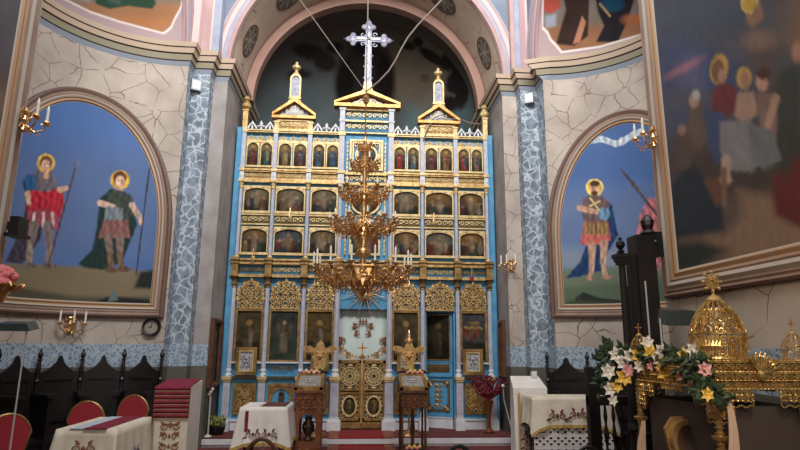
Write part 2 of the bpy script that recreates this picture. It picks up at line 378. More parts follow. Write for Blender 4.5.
# medallions painted on the soffit
def medallion(px,py,lab):
    best=None
    for k in range(400):
        a=pi*k/400
        for Y in (9.62,):
            x,y=pjn(np.array([CX+2.325*cos(a),Y,ZS+2.325*sin(a)])); e=(x-px)**2+(y-py)**2
            if best is None or e<best[0]: best=(e,a)
    a0=best[1]; R=.30; 
    def fn(rr,t): 
        s=rr*cos(t); y=9.62+rr*sin(t)*1.0; a=a0+s/2.325; return (CX+2.312*cos(a),y,ZS+2.312*sin(a))
    m=MB(); vs=[fn(0,0)]; n=32; rings=14
    for j in range(1,rings+1):
        for i in range(n): vs.append(fn(R*j/rings,2*pi*i/n))
    fs=[(0,1+i,1+(i+1)%n) for i in range(n)]
    for j in range(rings-1):
        for i in range(n): fs.append((1+j*n+i,1+(j+1)*n+i,1+(j+1)*n+(i+1)%n,1+j*n+(i+1)%n))
    m.add(vs,fs)
    cols=[]; L2=[(0,0)]+[(R*j/rings*cos(2*pi*i/n),R*j/rings*sin(2*pi*i/n)) for j in range(1,rings+1) for i in range(n)]
    A=np.array(L2)/R
    p=Pic(A[:,0],A[:,1],(84,84,84)); 
    for t in range(4):
        q=t*pi/4+pi/8; p.cap(-.78*cos(q),-.78*sin(q),.78*cos(q),.78*sin(q),.05,.05,(176,164,146),.06)
        p.ell(.5*cos(q+.4),.5*sin(q+.4),.16,.16,(120,116,110),.1); p.ell(-.5*cos(q+.4),-.5*sin(q+.4),.16,.16,(120,116,110),.1)
    p.ring(0,0,.86,.05,(150,122,100),.06); p.ring(0,0,.98,.06,(98,66,54),.06)
    o=m.build('medallion',DULLPAINT,col=p.c); tag(o,lab,'painted medallion','round painted medallions under the chancel arch'); return o
medallion(248,40,'grey roundel with star of crossed rays painted low on left of arch soffit')
medallion(290,-2,'grey rayed roundel cut by top edge, left of the hanging cross cable')
medallion(440,6,'grey rayed roundel near top edge right of the tall cross')
medallion(483,54,'grey roundel with crossed rays painted low on right of arch soffit')
# --- apse behind the icon screen
def apse(u,v):
    a=pi*u
    if v<.45: z=ZS*(v/.45); return (CX+2.325*cos(a),11.2+2.325*sin(a),z)
    e=(v-.45)/.55*pi/2; return (CX+2.325*cos(a)*cos(e),11.2+2.325*sin(a)*cos(e),ZS+2.325*sin(e))
g=grid(apse,110,90); A=np.array(g.v); X,Y=pjn(A)
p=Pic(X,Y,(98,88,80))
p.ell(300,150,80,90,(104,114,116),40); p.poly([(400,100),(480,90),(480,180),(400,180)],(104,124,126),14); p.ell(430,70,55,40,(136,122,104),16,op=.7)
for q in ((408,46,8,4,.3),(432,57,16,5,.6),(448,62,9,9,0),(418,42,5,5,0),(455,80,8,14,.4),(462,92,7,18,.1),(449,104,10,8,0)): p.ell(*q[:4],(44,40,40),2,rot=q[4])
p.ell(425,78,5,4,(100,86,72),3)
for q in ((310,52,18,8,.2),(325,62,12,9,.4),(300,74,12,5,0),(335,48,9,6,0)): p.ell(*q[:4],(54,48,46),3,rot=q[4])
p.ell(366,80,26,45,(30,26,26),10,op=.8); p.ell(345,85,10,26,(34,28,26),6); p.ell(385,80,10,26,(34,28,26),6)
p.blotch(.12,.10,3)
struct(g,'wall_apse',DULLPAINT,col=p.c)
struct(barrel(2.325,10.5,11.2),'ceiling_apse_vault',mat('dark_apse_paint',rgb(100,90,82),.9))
# --- half-domes of the side apses with their painted scenes
def conch(c,r,a0,a1,nm):
    def fn(u,v):
        a=radians(a0+(a1-a0)*u); e=v*v*.35*pi/2+v*.65*pi/2
        return (c[0]+r*cos(a)*cos(e),c[1]+r*sin(a)*cos(e),ZS+r*sin(e))
    g=grid(fn,330,150); A=np.array(g.v); X,Y=pjn(A); p=Pic(X,Y,(176,154,156))
    if nm=='left':
        P=[(40,-12),(66,0),(90,12),(120,22),(164,33.5),(168,31),(172,27),(174,22),(177,16),(180,11),(182,6),(184,-40),(30,-60)]
        p.poly([(x,y+.8) for x,y in P],(232,220,214),1.2); Q=[(x-(1.2 if x>150 else 0),y-1.4) for x,y in P]; p.poly(Q,(160,116,84),1)
        S=Pic(X,Y,(150,106,76)); S.c[:]=rgb(160,116,84); S.band(-60,3,(128,118,108),8); S.poly([(92,-20),(96,4),(110,9),(128,6),(152,9),(156,4),(150,-20)],(46,74,58),2); S.poly([(104,-20),(108,2),(120,5),(124,-20)],(70,92,84),2); S.poly([(60,-20),(68,-2),(90,2),(95,-20)],(148,146,142),3); S.ell(140,22,40,6,(176,120,80),6); S.blotch(.1,.06,2)
        msk=Pic(X,Y,(0,0,0)).poly(Q,(255,255,255),1).c[:,:1]; p.c=p.c*(1-msk)+S.c*msk
    else:
        P=[(543,-40),(542,28),(547,33),(550,40),(555,45),(561,52.5),(600,47),(645,34),(700,10),(700,-60)]
        p.poly([(x,y+.8) for x,y in P],(232,220,214),1.2); Q=[(x+(1.2 if x<562 else 0),y-1.4) for x,y in P]
        S=Pic(X,Y,(160,116,84)); S.c[:]=rgb(148,104,76); S.band(-60,24,(120,112,104),12); S.poly([(543,-10),(562,-10),(560,8),(550,14),(542,10)],(164,74,62),3); S.poly([(545,16),(556,14),(556,26),(546,28)],(150,156,168),3); S.poly([(560,-20),(566,10),(556,44),(574,46),(588,36),(590,-20)],(54,38,34),2); S.poly([(582,16),(586,22),(580,42),(573,44)],(176,122,96),1.5); S.poly([(592,-20),(598,12),(604,26),(596,42),(618,42),(628,20),(640,-20)],(34,32,38),2); S.ell(612,4,12,8,(24,66,92),3); S.cap(600,4,610,16,1,1,(170,140,90)); S.ell(635,20,12,6,(162,100,66),5); S.blotch(.12,.08,4)
        msk=Pic(X,Y,(0,0,0)).poly(Q,(255,255,255),1).c[:,:1]; p.c=p.c*(1-msk)+S.c*msk
    struct(g,'ceiling_%s_half_dome'%nm,DULLPAINT,col=p.c)
conch(cL,rL,90,270,'left'); conch(cR,rR,90,-90,'right')
# --- floor, solea, back of the nave
struct(MB().box(-5.2,5.2,-5.2,14,-.2,0),'floor',FLOORM)
struct(MB().box(-2.3,2.54,9.0,14,0.001,SOL-.02),'floor_solea',WHITE)
struct(MB().box(-2.3,2.54,8.98,14,SOL-.09,SOL-.019),'trim_70',WHITE)
struct(MB().box(-2.3,2.54,9.03,14,SOL-.02,SOL),'floor_solea_carpet',DKRED)
struct(MB().box(-2.5,2.7,8.55,9.0,0.001,.12),'floor_lower_step',WHITE)
struct(MB().box(-2.5,2.7,8.56,9.0,.12,.135),'floor_step_carpet',DKRED)
struct(MB().add([(-2.83,-5,0),(2.87,-5,0),(2.87,-5,11.5),(-2.83,-5,11.5)],[(0,1,2,3)]),'wall_back',STONE)
# ================================================================ MURALS WITH FRAMES
def frame(outline,mapf,prof,name,m,parent):
    """outline closed CCW (s,z); prof list of (inset,out)"""
    P=[np.array(q,float) for q in outline]; n=len(P); nn=[]
    for i in range(n):
        a=P[i]-P[i-1]; b=P[(i+1)%n]-P[i]; a/=np.linalg.norm(a)+1e-9; b/=np.linalg.norm(b)+1e-9
        na=np.array([-a[1],a[0]]); nb=np.array([-b[1],b[0]]); q=na+nb; q/=np.linalg.norm(q); nn.append(q/max(.5,float(q@na)))
    m_=MB(); K=len(prof); vs=[]
    for i in range(n):
        for t,d in prof: s,z=P[i]+nn[i]*t; vs.append(mapf(s,z,d))
    fs=[]
    for i in range(n):
        for j in range(K-1): a=i*K+j; b=((i+1)%n)*K+j; fs.append((a,a+1,b+1,b))
    m_.add(vs,fs); return m_.build(name,m,parent)
def archout(hw,z0,zs,b,c=0,n=36):
    o=[(c-hw,z0),(c-hw*.33,z0),(c+hw*.33,z0),(c+hw,z0)]
    for i in range(5): o.append((c+hw,z0+(zs-z0)*(i+1)/6))
    for i in range(n+1):
        a=pi*i/n; o.append((c+hw*cos(a),zs+b*sin(a)))
    for i in range(5): o.append((c-hw,zs-(zs-z0)*(i+1)/6))
    # densify the bottom for curved walls
    q=[]
    for i in range(len(o)):
        a=o[i]; b_=o[(i+1)%len(o)]; k=8 if i<3 else 1
        for j in range(k): q.append((a[0]+(b_[0]-a[0])*j/k,a[1]+(b_[1]-a[1])*j/k))
    return q
def halo(p,x,y,r): p.ell(x,y,r,r,(226,184,84),.8); p.ring(x,y,r*.92,r*.10,(246,214,130),.6)
def arc_mural(c,r,amid,sgn,hw,z0,zs,b,label,paint):
    def mp(s,z,d):
        a=amid+sgn*s/r; return (c[0]+(r-d)*cos(a),c[1]+(r-d)*sin(a),z)
    t=empty('framed_mural',mp(0,z0,.03),0,label,'wall painting')
    nu,nv=170,210; zt=zs+b
    def keep(u,v):
        s=(2*u-1)*hw; z=z0+v*(zt-z0)
        if z<=zs: return True
        return (s/(hw))**2+((z-zs)/b)**2<1
    g=grid(lambda u,v:mp((2*u-1)*hw,z0+v*(zt-z0),.02),nu,nv,keep)
    X,Y=pjn(np.array(g.v)); pc=Pic(X,Y,(82,114,168)); paint(pc,X,Y)
    pc.fold((84,122,184),.16,int(px0)) if 0 else pc.fold((88,124,184),.24,3)
    g.build('painting',PAINT,t,col=pc.c)
    O=archout(hw,z0,zs,b)
    frame(O,mp,[(0,.0),(0,.05),(.03,.065),(.05,.06)],'outer_moulding',FRAMED,t)
    frame(O,mp,[(.05,.06),(.07,.045),(.09,.05),(.11,.045)],'taupe_band',FRAMEB,t)
    frame(O,mp,[(.11,.045),(.125,.06),(.145,.05)],'pale_band',FRAMEM,t)
    frame(O,mp,[(.145,.05),(.16,.035),(.185,.045),(.195,.035)],'gilt_slip',FRAMEG,t)
    frame(O,mp,[(.195,.035),(.205,.02),(.21,.022)],'inner_line',FRAMEM,t)
    return t
def paintL(p,X,Y):
    S=p
    S.band(0,190,(82,114,170),60); S.band(150,262,(94,116,160),40)
    S.poly([(0,263),(70,266),(110,268),(160,272),(180,330),(0,330)],(128,116,92),4)
    S.poly([(0,284),(70,296),(120,298),(170,296),(180,330),(0,330)],(84,80,66),5)
    S.poly([(40,310),(90,304),(110,296),(150,300),(170,286),(180,340),(30,340)],(34,40,42),3)
    S.poly([(112,290),(116,290),(118,300),(108,302)],(104,118,118),2)
    S.poly([(140,272),(165,268),(170,290),(134,288)],(42,46,46),4)
    S.bg=S.c.copy()
    # soldier with red cloak
    S.poly([(28,186),(24,215),(16,240),(5,262),(22,264),(40,240),(46,214)],(70,62,76),2)
    S.poly([(31,176),(38,168),(50,168),(56,180),(58,205),(54,222),(30,222),(26,200)],(112,104,112),1.5)
    S.ell(46,163,9,9.5,(222,180,90),1); S.ell(46,162.5,6.2,6.5,(112,84,66),1); S.ell(46,165,4.4,5.4,(222,178,150),.8); S.cap(44,164,44.6,164,.5,.5,(80,54,46),.5); S.cap(48,164,48.6,164,.5,.5,(80,54,46),.5); S.cap(45,168,47.4,168,.35,.35,(170,80,74),.5); S.cap(46,171,46,176,2.4,3,(206,160,132))
    S.poly([(22,182),(28,174),(36,175),(36,192),(26,196)],(46,92,132),1.2)
    S.cap(28,194,30,204,3.5,3,(206,166,142))
    S.poly([(30,190),(48,192),(62,186),(64,202),(60,218),(46,208),(32,210)],(186,46,62),1.5); S.poly([(26,205),(46,202),(60,210),(58,232),(48,224),(28,226)],(172,44,60),1.5,.8)
    for i in range(6): S.cap(30+i*4.5,213,28+i*5,226,1.4,1.4,(206,190,192) if i%2 else (140,80,86),.8)
    S.cap(34,226,30,246,5,3.5,(128,112,110)); S.cap(48,226,50,250,5,3.5,(128,112,110)); S.cap(30,248,29,262,3.4,3,(150,136,120)); S.cap(50,250,48,262,3.2,3,(150,136,120)); S.ell(30,266,6,3,(110,100,88)); S.ell(50,266,6,3,(110,100,88))
    S.cap(60,190,66,188,3,2.4,(206,166,142)); S.cap(77,162,48,266,.9,.9,(86,66,60),.8); S.poly([(77,158),(79,164),(75.5,168)],(130,130,140),.8)
    # soldier with dark green cloak
    S.poly([(100,198),(112,188),(132,200),(137,225),(122,262),(104,270),(86,268),(78,264),(92,250),(97,225)],(36,56,52),2)
    S.ell(120,180,9.6,9.6,(228,178,74),1); S.ell(120,178,6.6,7,(104,62,42),1); S.ell(120,181.5,4.6,5.8,(228,186,160),.8); S.cap(118,180.5,118.6,180.5,.5,.5,(80,54,46),.5); S.cap(122,180.5,122.6,180.5,.5,.5,(80,54,46),.5); S.cap(119,184.8,121.4,184.8,.35,.35,(170,80,74),.5); S.cap(120,187,120,192,2.4,3,(212,170,144))
    S.poly([(108,192),(120,190),(132,196),(134,214),(126,222),(106,222)],(64,72,66),1.4)
    S.cap(100,203,114,207,3.2,2.6,(206,176,156)); S.cap(132,205,140,218,3,2.4,(200,170,150)); S.ell(141,222,2.4,3,(216,176,150))
    S.poly([(104,220),(128,220),(130,238),(98,238)],(134,92,88),1.5); S.poly([(106,206),(122,208),(124,220),(104,220)],(120,130,136),1.4)
    S.cap(108,238,110,252,4,3.2,(128,108,100)); S.cap(120,238,120,254,4,3.2,(128,108,100)); S.cap(110,254,111,266,3,3,(122,96,80)); S.cap(120,254,121,266,3,3,(122,96,80)); S.ell(112,270,7,3,(104,82,70)); S.ell(124,269,7,3,(104,82,70))
    S.cap(149.5,168,136,275,.8,.8,(58,54,60),.8)
    S.blotch(.1,.025,1)
def paintR(p,X,Y):
    S=p
    S.band(-100,190,(80,110,164),60); S.band(190,250,(106,126,166),30); S.band(248,272,(134,146,164),14)
    S.poly([(530,272),(600,268),(680,262),(680,330),(530,330)],(110,122,104),5); S.poly([(530,292),(600,284),(680,276),(680,330),(530,330)],(92,108,88),6)
    S.poly([(575,298),(583,292),(600,298),(620,300),(640,302),(655,306),(575,307)],(48,52,46),1.5); S.cap(622,294,625,304,1.2,1.6,(60,56,50)); S.poly([(556,306),(575,300),(660,304),(660,312),(556,312)],(62,72,56),2)
    for i in range(8): S.cap(560+i*3,306,559+i*3.4,298+i%3*2,.4,.4,(70,82,58),.7)
    S.bg=S.c.copy()
    # saint with blue cloak
    S.poly([(600,198),(612,205),(618,235),(606,255),(604,270),(578,277),(566,278),(580,262),(588,240),(586,215)],(32,62,104),1.6)
    halo(S,594.5,187.5,8.6); S.ell(594.5,188.5,4.2,5.6,(210,164,136),.8); S.cap(592.6,187.5,593.2,187.5,.45,.45,(70,48,40),.5); S.cap(596,187.5,596.6,187.5,.45,.45,(70,48,40),.5); S.ell(594.5,183.6,5,3,(80,54,42)); S.ell(594.5,193.5,3.6,2.6,(96,62,46))
    S.poly([(583,198),(590,195),(602,196),(609,203),(608,226),(584,226),(582,210)],(112,92,92),1.4)
    S.poly([(584,222),(608,222),(611,240),(604,243),(592,246),(580,244)],(196,104,98),1.4); S.poly([(585,222),(607,222),(609,234),(583,234)],(132,100,72),1.2)
    for i in range(6): S.cap(586+i*4,224,585+i*4.4,235,.6,.6,(180,146,90),.6)
    S.cap(580,208,596,212,3.2,2.4,(202,158,132)); S.ell(604,214,6,6.5,(112,150,180),1.2); S.cap(590,198,599,210,.8,.8,(230,206,130),.7); S.cap(590,206,600,201,.7,.7,(230,206,130),.7)
    S.cap(592,246,592,264,4,2.6,(196,156,134)); S.cap(604,244,603,262,4,2.6,(196,156,134)); S.cap(592,264,591,275,2.6,2.4,(206,168,146)); S.cap(603,262,605,274,2.6,2.4,(206,168,146)); S.ell(590,278,3.4,2.4,(190,140,120)); S.ell(607,277,5,2.2,(190,140,120))
    # pink-robed figure and spear
    S.poly([(648,198),(640,215),(636,235),(632,262),(660,270),(668,198)],(196,120,126),2); S.ell(648,190,8,6,(96,120,160),2)
    S.cap(622,170,658,216,1.3,1.3,(84,78,76),.9); S.cap(632,183,638,190,2,2,(92,82,78))
    # speech ribbon
    R=[(576,149),(588,141),(602,139),(616,144),(622,142),(634,134),(642,131)]
    for a,b in zip(R,R[1:]): S.cap(*a,*b,3.0,3.0,(196,208,222),.8)
    S.ell(622,140,3,2.6,(220,226,232)); S.poly([(572,150),(580,145),(580,152),(574,153)],(196,208,222),.8)
    for i in range(9): 
        x=586+i*3.4; y=142.5-3*sin((x-584)/30*pi)*.9+ (2 if x>608 else 0)
        S.cap(x,y-1.1,x+(i%3-1)*.4,y+1.1,.28,.28,(92,110,140),.5)
    S.blotch(.1,.03,2)
arc_mural(cL,rL,radians(131.5),-1,1.30,1.96,3.2,2.0,'arched mural of two haloed soldier saints with spears in taupe frame',paintL)
arc_mural(cR,rR,radians(46),1,1.22,2.02,3.2,1.95,'arched mural of one haloed soldier saint in blue cloak under a white ribbon',paintR)
# --- big flat murals on the nave walls
def flat_mural(X,sg,y0,y1,z0,z1,label,paint,base):
    def mp(s,z,d): return (X+sg*d,s,z)
    t=empty('framed_mural',(X+sg*.03,(y0+y1)/2,z0),0,label,'wall painting')
    g=grid(lambda u,v:mp(y0+u*(y1-y0),z0+v*(z1-z0),.02),200,200)
    XX,YY=pjn(np.array(g.v)); 
    pc=Pic(XX,YY,base); paint(pc,XX,YY); g.build('painting',PAINT,t,col=pc.c)
    O=[(y0,z0),(y1,z0),(y1,z1),(y0,z1)]
    for nm,m,pr in (('outer_moulding',FRAMED,[(0,0),(0,.05),(.02,.06)]),('rose_band',FRAMEB,[(.02,.06),(.04,.05),(.055,.06),(.075,.05)]),('pale_band',FRAMEM,[(.075,.05),(.10,.07),(.13,.055)]),('taupe_band',FRAMEB,[(.13,.055),(.145,.06),(.155,.045)]),('gilt_slip',FRAMEG,[(.155,.045),(.17,.035),(.20,.045),(.215,.03)]),('inner_line',FRAMEM,[(.215,.03),(.225,.02),(.23,.022)])):
        frame(O,mp,pr,nm,m,t)
def paintNR(S,X,Y):
    S.k=1.5; S.c[:]=rgb(92,92,104); S.ell(700,70,40,55,(78,94,130),25); S.ell(690,75,14,20,(110,112,146),10); S.ell(684,68,16,3.5,(196,134,150),4,rot=-.5); S.ell(690,100,30,10,(100,96,108),10)
    S.ell(760,20,60,35,(116,104,98),22); S.ell(810,20,30,30,(150,118,92),14); S.ell(720,15,60,25,(88,98,112),20)
    S.poly([(670,150),(820,120),(820,300),(660,300)],(84,72,66),20)
    S.poly([(672,225),(710,190),(740,200),(800,180),(830,230),(670,275)],(110,92,82),12)
    S.poly([(680,240),(725,234),(742,216),(738,190),(770,196),(790,214),(830,228),(830,250),(700,262),(680,260)],(158,128,104),8)
    S.poly([(670,244),(700,240),(730,250),(700,268),(668,275)],(54,62,54),7); S.poly([(668,190),(692,160),(706,180),(722,205),(724,230),(690,236),(670,240)],(44,56,68),4)
    S.poly([(772,180),(800,150),(830,150),(830,235),(800,228),(775,215)],(112,44,42),5); S.poly([(704,180),(726,176),(728,200),(716,206)],(124,84,66),3)
    # seated group
    S.poly([(748,50),(754,70),(772,92),(794,118),(790,90),(776,60),(760,30)],(108,92,88),4,.8); S.ell(760,40,16,10,(150,122,110),5); S.ell(752,16,6,10,(176,138,106),3); halo(S,750,4,9); S.ell(758,14,5,9,(168,130,104),2); S.ell(798,52,6,10,(206,150,126),3)
    S.poly([(768,100),(780,70),(800,66),(800,150),(786,180),(770,150)],(60,70,58),6,.8)
    S.poly([(712,92),(722,80),(736,88),(738,110),(724,120),(712,112)],(128,60,64),2); S.poly([(710,112),(724,112),(728,150),(716,165),(706,140)],(74,92,128),2)
    S.ell(719,69,9,15,(226,184,94),1.2,rot=.15); S.ell(718,71,6.6,12,(150,106,76),1.2); S.ell(722,76,4,7,(206,160,132),1.2)
    S.ell(744,78,7.5,11,(220,178,96),1.2); S.ell(745,79,5,8,(196,146,116),1.2); S.ell(762,82,6,9,(214,164,136),1.5); S.ell(764,74,7,6,(90,60,48),1.5)
    S.poly([(738,92),(754,92),(758,112),(746,126),(734,116)],(196,160,140),2); S.poly([(756,92),(772,94),(778,120),(776,140),(760,128)],(150,122,112),2); S.cap(776,98,764,138,4,3,(206,164,142),1.5)
    S.poly([(720,122),(746,120),(762,130),(768,156),(752,172),(728,170),(720,150)],(152,148,150),2); S.poly([(748,124),(772,130),(782,160),(764,170),(752,160)],(128,134,136),2); S.cap(726,160,726,176,5,4,(206,176,156),2); S.ell(726,180,6,5,(216,170,146),1.5)
    S.poly([(690,104),(697,98),(702,110),(708,138),(700,150),(686,150)],(120,100,88),2); S.ell(694,101,5,7,(196,156,134),1.5); S.ell(696,95,4,5,(206,200,194),2); S.poly([(676,140),(686,128),(696,150),(690,168),(674,170)],(104,84,76),3); S.ell(682,130,4,5,(176,136,112),2)
    S.cap(724,170,724,206,3,2,(140,110,92),2)
    S.blotch(.12,.05,6); S.fold((84,86,98),.05,5); S.c=S.c*.62+np.array(rgb(84,80,80))[None]*.2
def paintNL(S,X,Y): S.c[:]=rgb(96,92,98); S.poly([(-60,60),(40,90),(40,330),(-60,330)],(118,96,80),30); S.blotch(.1,.1,3)
flat_mural(2.79,-1,1.2,4.93,2.03,7.5,'huge dark mural of seated holy family in taupe frame, nearest on right wall',paintNR,(90,90,100))
flat_mural(-2.83,1,1.2,4.66,2.03,7.5,'mural almost out of view in taupe moulded frame at left edge',paintNL,(90,90,100))
# ================================================================ ICON SCREEN
zi=lambda y:zY(258,y,D)
ico=empty('icon_screen',(CX,D,SOL),0,'tall blue icon screen with gilded carving, rows of icons and lilac columns','icon screen')
CO=[-2.17,-1.615,-1.01,-.443,.443,1.01,1.615,2.17]; CXs=[CX+c for c in CO]
zBase0,zBase1=SOL,.49; zPed=1.10; zLedge=1.33; zI0,zI1=1.33,2.17; zL0,zL1=2.21,2.70; zC0,zC1=2.72,3.05
zT3=(3.13,3.57); zF=(3.645,3.81); zT2=(3.86,4.30); zE=(4.39,4.63); zT1=(4.69,5.13); zTop=5.36
def P(mb,name,m,parent=ico,**k): return mb.build(name,m,parent,**k)
# carved ornament helpers -------------------------------------------------
def frieze(mb,x0,x1,y,z0,z1,n,t=.011,mp=None):
    h=z1-z0; w=(x1-x0)/n; zc=(z0+z1)/2
    for i in range(n):
        xc=x0+w*(i+.5); s=1 if i%2 else -1
        mb.spiral(xc,y,zc,min(h*.46,w*.5),(0 if s>0 else pi),1.25,s,t,11,4,mp)
        for a in (.8,2.3,3.9,5.4): mb.leaf(xc+cos(a)*h*.3,y,zc+sin(a)*h*.3,a+.5,h*.28,h*.08,t,mp)
def carved(mb,inside,x0,x1,y,z0,z1,R,t=.012,mp=None,seed=0):
    """symmetric scroll fill about the middle of x0..x1"""
    r=random.Random(seed); xc=(x0+x1)/2; rows=max(1,int((z1-z0)/(R*1.7)+.5)); dz=(z1-z0)/rows
    for j in range(rows):
        z=z0+dz*(j+.5); k=max(1,int((x1-xc)/(R*1.75)+.5)); dx=(x1-xc)/k
        for i in range(k):
            x=xc+dx*(i+.5)
            if not inside(x,z): continue
            rr=R*(.85+.2*r.random()); a0=r.random()*6.28; d=1 if (i+j)%2 else -1
            for s in (1,-1):
                mb.spiral(xc+s*(x-xc),y,z,rr,a0 if s>0 else pi-a0,1.2,d*s,t,10,4,mp)
                for q in range(5):
                    a=a0+q*1.26+.7; a_=a if s>0 else pi-a
                    mb.leaf(xc+s*(x-xc)+cos(a_)*rr*.7,y,z+sin(a_)*rr*.7,a_+.6*s,rr*.85,rr*.26,t,mp)
        if inside(xc,z): mb.sph(xc,y-t*.5,z,R*.26,6,1.3) if mp is None else None
def archpoly(x0,x1,z0,zs,zt,n=14):
    c=(x0+x1)/2; hw=(x1-x0)/2; return [(x0,z0),(x1,z0)]+[(c+hw*cos(pi*i/n),zs+(zt-zs)*sin(pi*i/n)) for i in range(n+1)]
def ringpoly(mb,outer,inner,y0,y1):
    n=len(outer); vs=[]
    for (a,b),(c,d) in zip(outer,inner): vs+=[(a,y0,b),(c,y0,d),(a,y1,b),(c,y1,d)]
    fs=[]
    for i in range(n):
        j=(i+1)%n; q=4*i; r=4*j; fs+=[(q,q+1,r+1,r),(q+1,q+3,r+3,r+1),(q,r,r+2,q+2)]
    mb.add(vs,fs)
def spandrel(mb,x0,x1,z0,zs,zt,y0,y1,w=.0,n=14):
    """rectangle x0..x1,z0..z1 with arched hole inset w"""
    i_=archpoly(x0+w,x1-w,z0+w,zs,zt-w,n); o=[(x0,z0),(x1,z0)]
    c=(x0+x1)/2
    for k in range(n+1):
        a=pi*k/n
        if k<=n*.3: o.append((x1,i_[2+k][1] if k<n*.3-.5 else zt+.02))
        elif k>=n*.7: o.append((x0,i_[2+k][1] if k>n*.7+.5 else zt+.02))
        else: o.append((i_[2+k][0],zt+.02))
    ringpoly(mb,o,i_,y0,y1)
# blue carcass
mb=MB()
for i in (0,1,2,4,5,6):
    a,b=CXs[i],CXs[i+1]
    if i==5: mb.box(a,b,D,D+.08,zI1+.0,zTop)
    else: mb.box(a,b,D,D+.08,SOL,zTop)
mb.box(CXs[3],CXs[4],D,D+.08,zL0+.0,5.84)
mb.box(CXs[0]-.03,CXs[0],D,D+.08,SOL,zTop); mb.box(CXs[7],CXs[7]+.03,D,D+.08,SOL,zTop)
P(mb,'blue_backboard',BLUE)
for s in (-1,1):
    x=CX+s*2.245; P(MB().box(x-.045,x+.045,D-.12,D+.05,SOL,zTop+.02).box(x-.03,x+.03,D-.14,D-.12,SOL,zTop),'side_board',BLUE)
# columns
for i,x in enumerate(CXs):
    big=i in(3,4); w=.062 if big else .05
    # pedestal
    m=MB().cbox(x,D-.10,zBase0+.16,w*2.2,.16,zPed-.05-zBase0-.16)
    for k in range(3): m.cbox(x+(k-1)*w*.62,D-.185,zBase0+.26,w*.22,.02,zPed-.4-zBase0)
    P(m,'pedestal',LILAC); m=MB().cbox(x,D-.10,zPed-.05,w*2.9,.22,.05).cbox(x,D-.10,zPed-.08,w*2.5,.19,.03); P(m,'pedestal_cap',PGOLD)
    m=MB().cbox(x,D-.10,SOL,w*3.6 if big else w*3.1,.24,.15).cbox(x,D-.1,SOL+.15,w*2.8,.2,.04); P(m,'plinth',WHITE)
    # lower column with capital and base
    y=D-.09
    m=MB().lathe([(w*1.15,0),(w*1.15,.03),(w*.8,.05),(w*.95,.08),(w*1.0,.10),(w*.8,.12)],x,y,zPed,12); P(m,'column_base',WHITE)
    m=MB(); n=16; h=zC0-.17-(zPed+.12); pr=[(w*.78,0),(w*.78,h*.3),(w*.74,h*.7),(w*.66,h)]; vs=[];fs=[]
    for r_,z_ in pr:
        for q in range(n): rr=r_*(1 if q%2 else .86); vs.append((x+rr*cos(2*pi*q/n),y+rr*sin(2*pi*q/n),zPed+.12+z_))
    for j in range(3):
        for q in range(n): fs.append((j*n+q,j*n+(q+1)%n,(j+1)*n+(q+1)%n,(j+1)*n+q))
    m.add(vs,fs); P(m,'lower_column',LILAC)
    m=MB().lathe([(w*.7,0),(w*.8,.015),(w*.7,.03),(w*.75,.1),(w*1.05,.15),(w*.8,.155),(w*.9,.17),(w*.9,.19)],x,y,zC0-.18,12)
    for q in range(8): m.leaf(x+w*.8*cos(q*pi/4+.3),y+w*.8*sin(q*pi/4+.3),zC0-.16,pi/2,.09,.02,.02)
    P(m,'column_capital',DGOLD)
    # entablature block
    m=MB().cbox(x,D-.08,zC0,w*2.2,.18,zC1-zC0).cbox(x,D-.08,zC1-.05,w*3,.24,.03).cbox(x,D-.08,zC1-.11,w*2.7,.22,.03).cbox(x,D-.08,zC0,w*2.7,.22,.04); P(m,'entablature_block',DGOLD)
    # middle column
    yy=D-.06; w2=w*.72
    P(MB().lathe([(w2*1.3,0),(w2*1.3,.02),(w2,.04),(w2*1.1,.06)],x,yy,zC1,10),'column_base',PGOLD)
    h=zE[0]-.12-zC1-.06; m=MB(); vs=[];fs=[]
    for r_,z_ in ((w2*.85,0),(w2*.8,h)):
        for q in range(16): rr=r_*(1 if q%2 else .85); vs.append((x+rr*cos(2*pi*q/16),yy+rr*sin(2*pi*q/16),zC1+.06+z_))
    m.add(vs,[(q,(q+1)%16,16+(q+1)%16,16+q) for q in range(16)]); P(m,'middle_column',LILAC)
    P(MB().lathe([(w2*.9,0),(w2*1.15,.02),(w2*.9,.04),(w2*1.3,.1),(w2*1.3,.12)],x,yy,zE[0]-.12,10).cbox(x,yy,zE[0],w*2,.13,.04),'column_capital',PGOLD); P(MB().cbox(x,yy,zE[1]-.05,w*2.2,.15,.05),'entablature_cap',PGOLD)
    P(MB().cbox(x,yy,zE[0]+.04,w*1.7,.11,zE[1]-zE[0]-.09).add([(x,yy-.075,zE[0]+.08),(x+.02,yy-.06,zE[0]+.11),(x,yy-.06,zE[0]+.15),(x-.02,yy-.06,zE[0]+.11)],[(0,1,2),(0,2,3)]),'stud_block',WHITE)
    # top pilaster
    P(MB().cbox(x,D-.05,zE[1],w*1.5,.09,zTop-.06-zE[1]),'top_pilaster',LILAC)
    P(MB().cbox(x,D-.05,zTop-.06,w*2.1,.12,.03).cbox(x,D-.05,zTop-.03,w*1.8,.11,.05),'pilaster_cap',PGOLD)
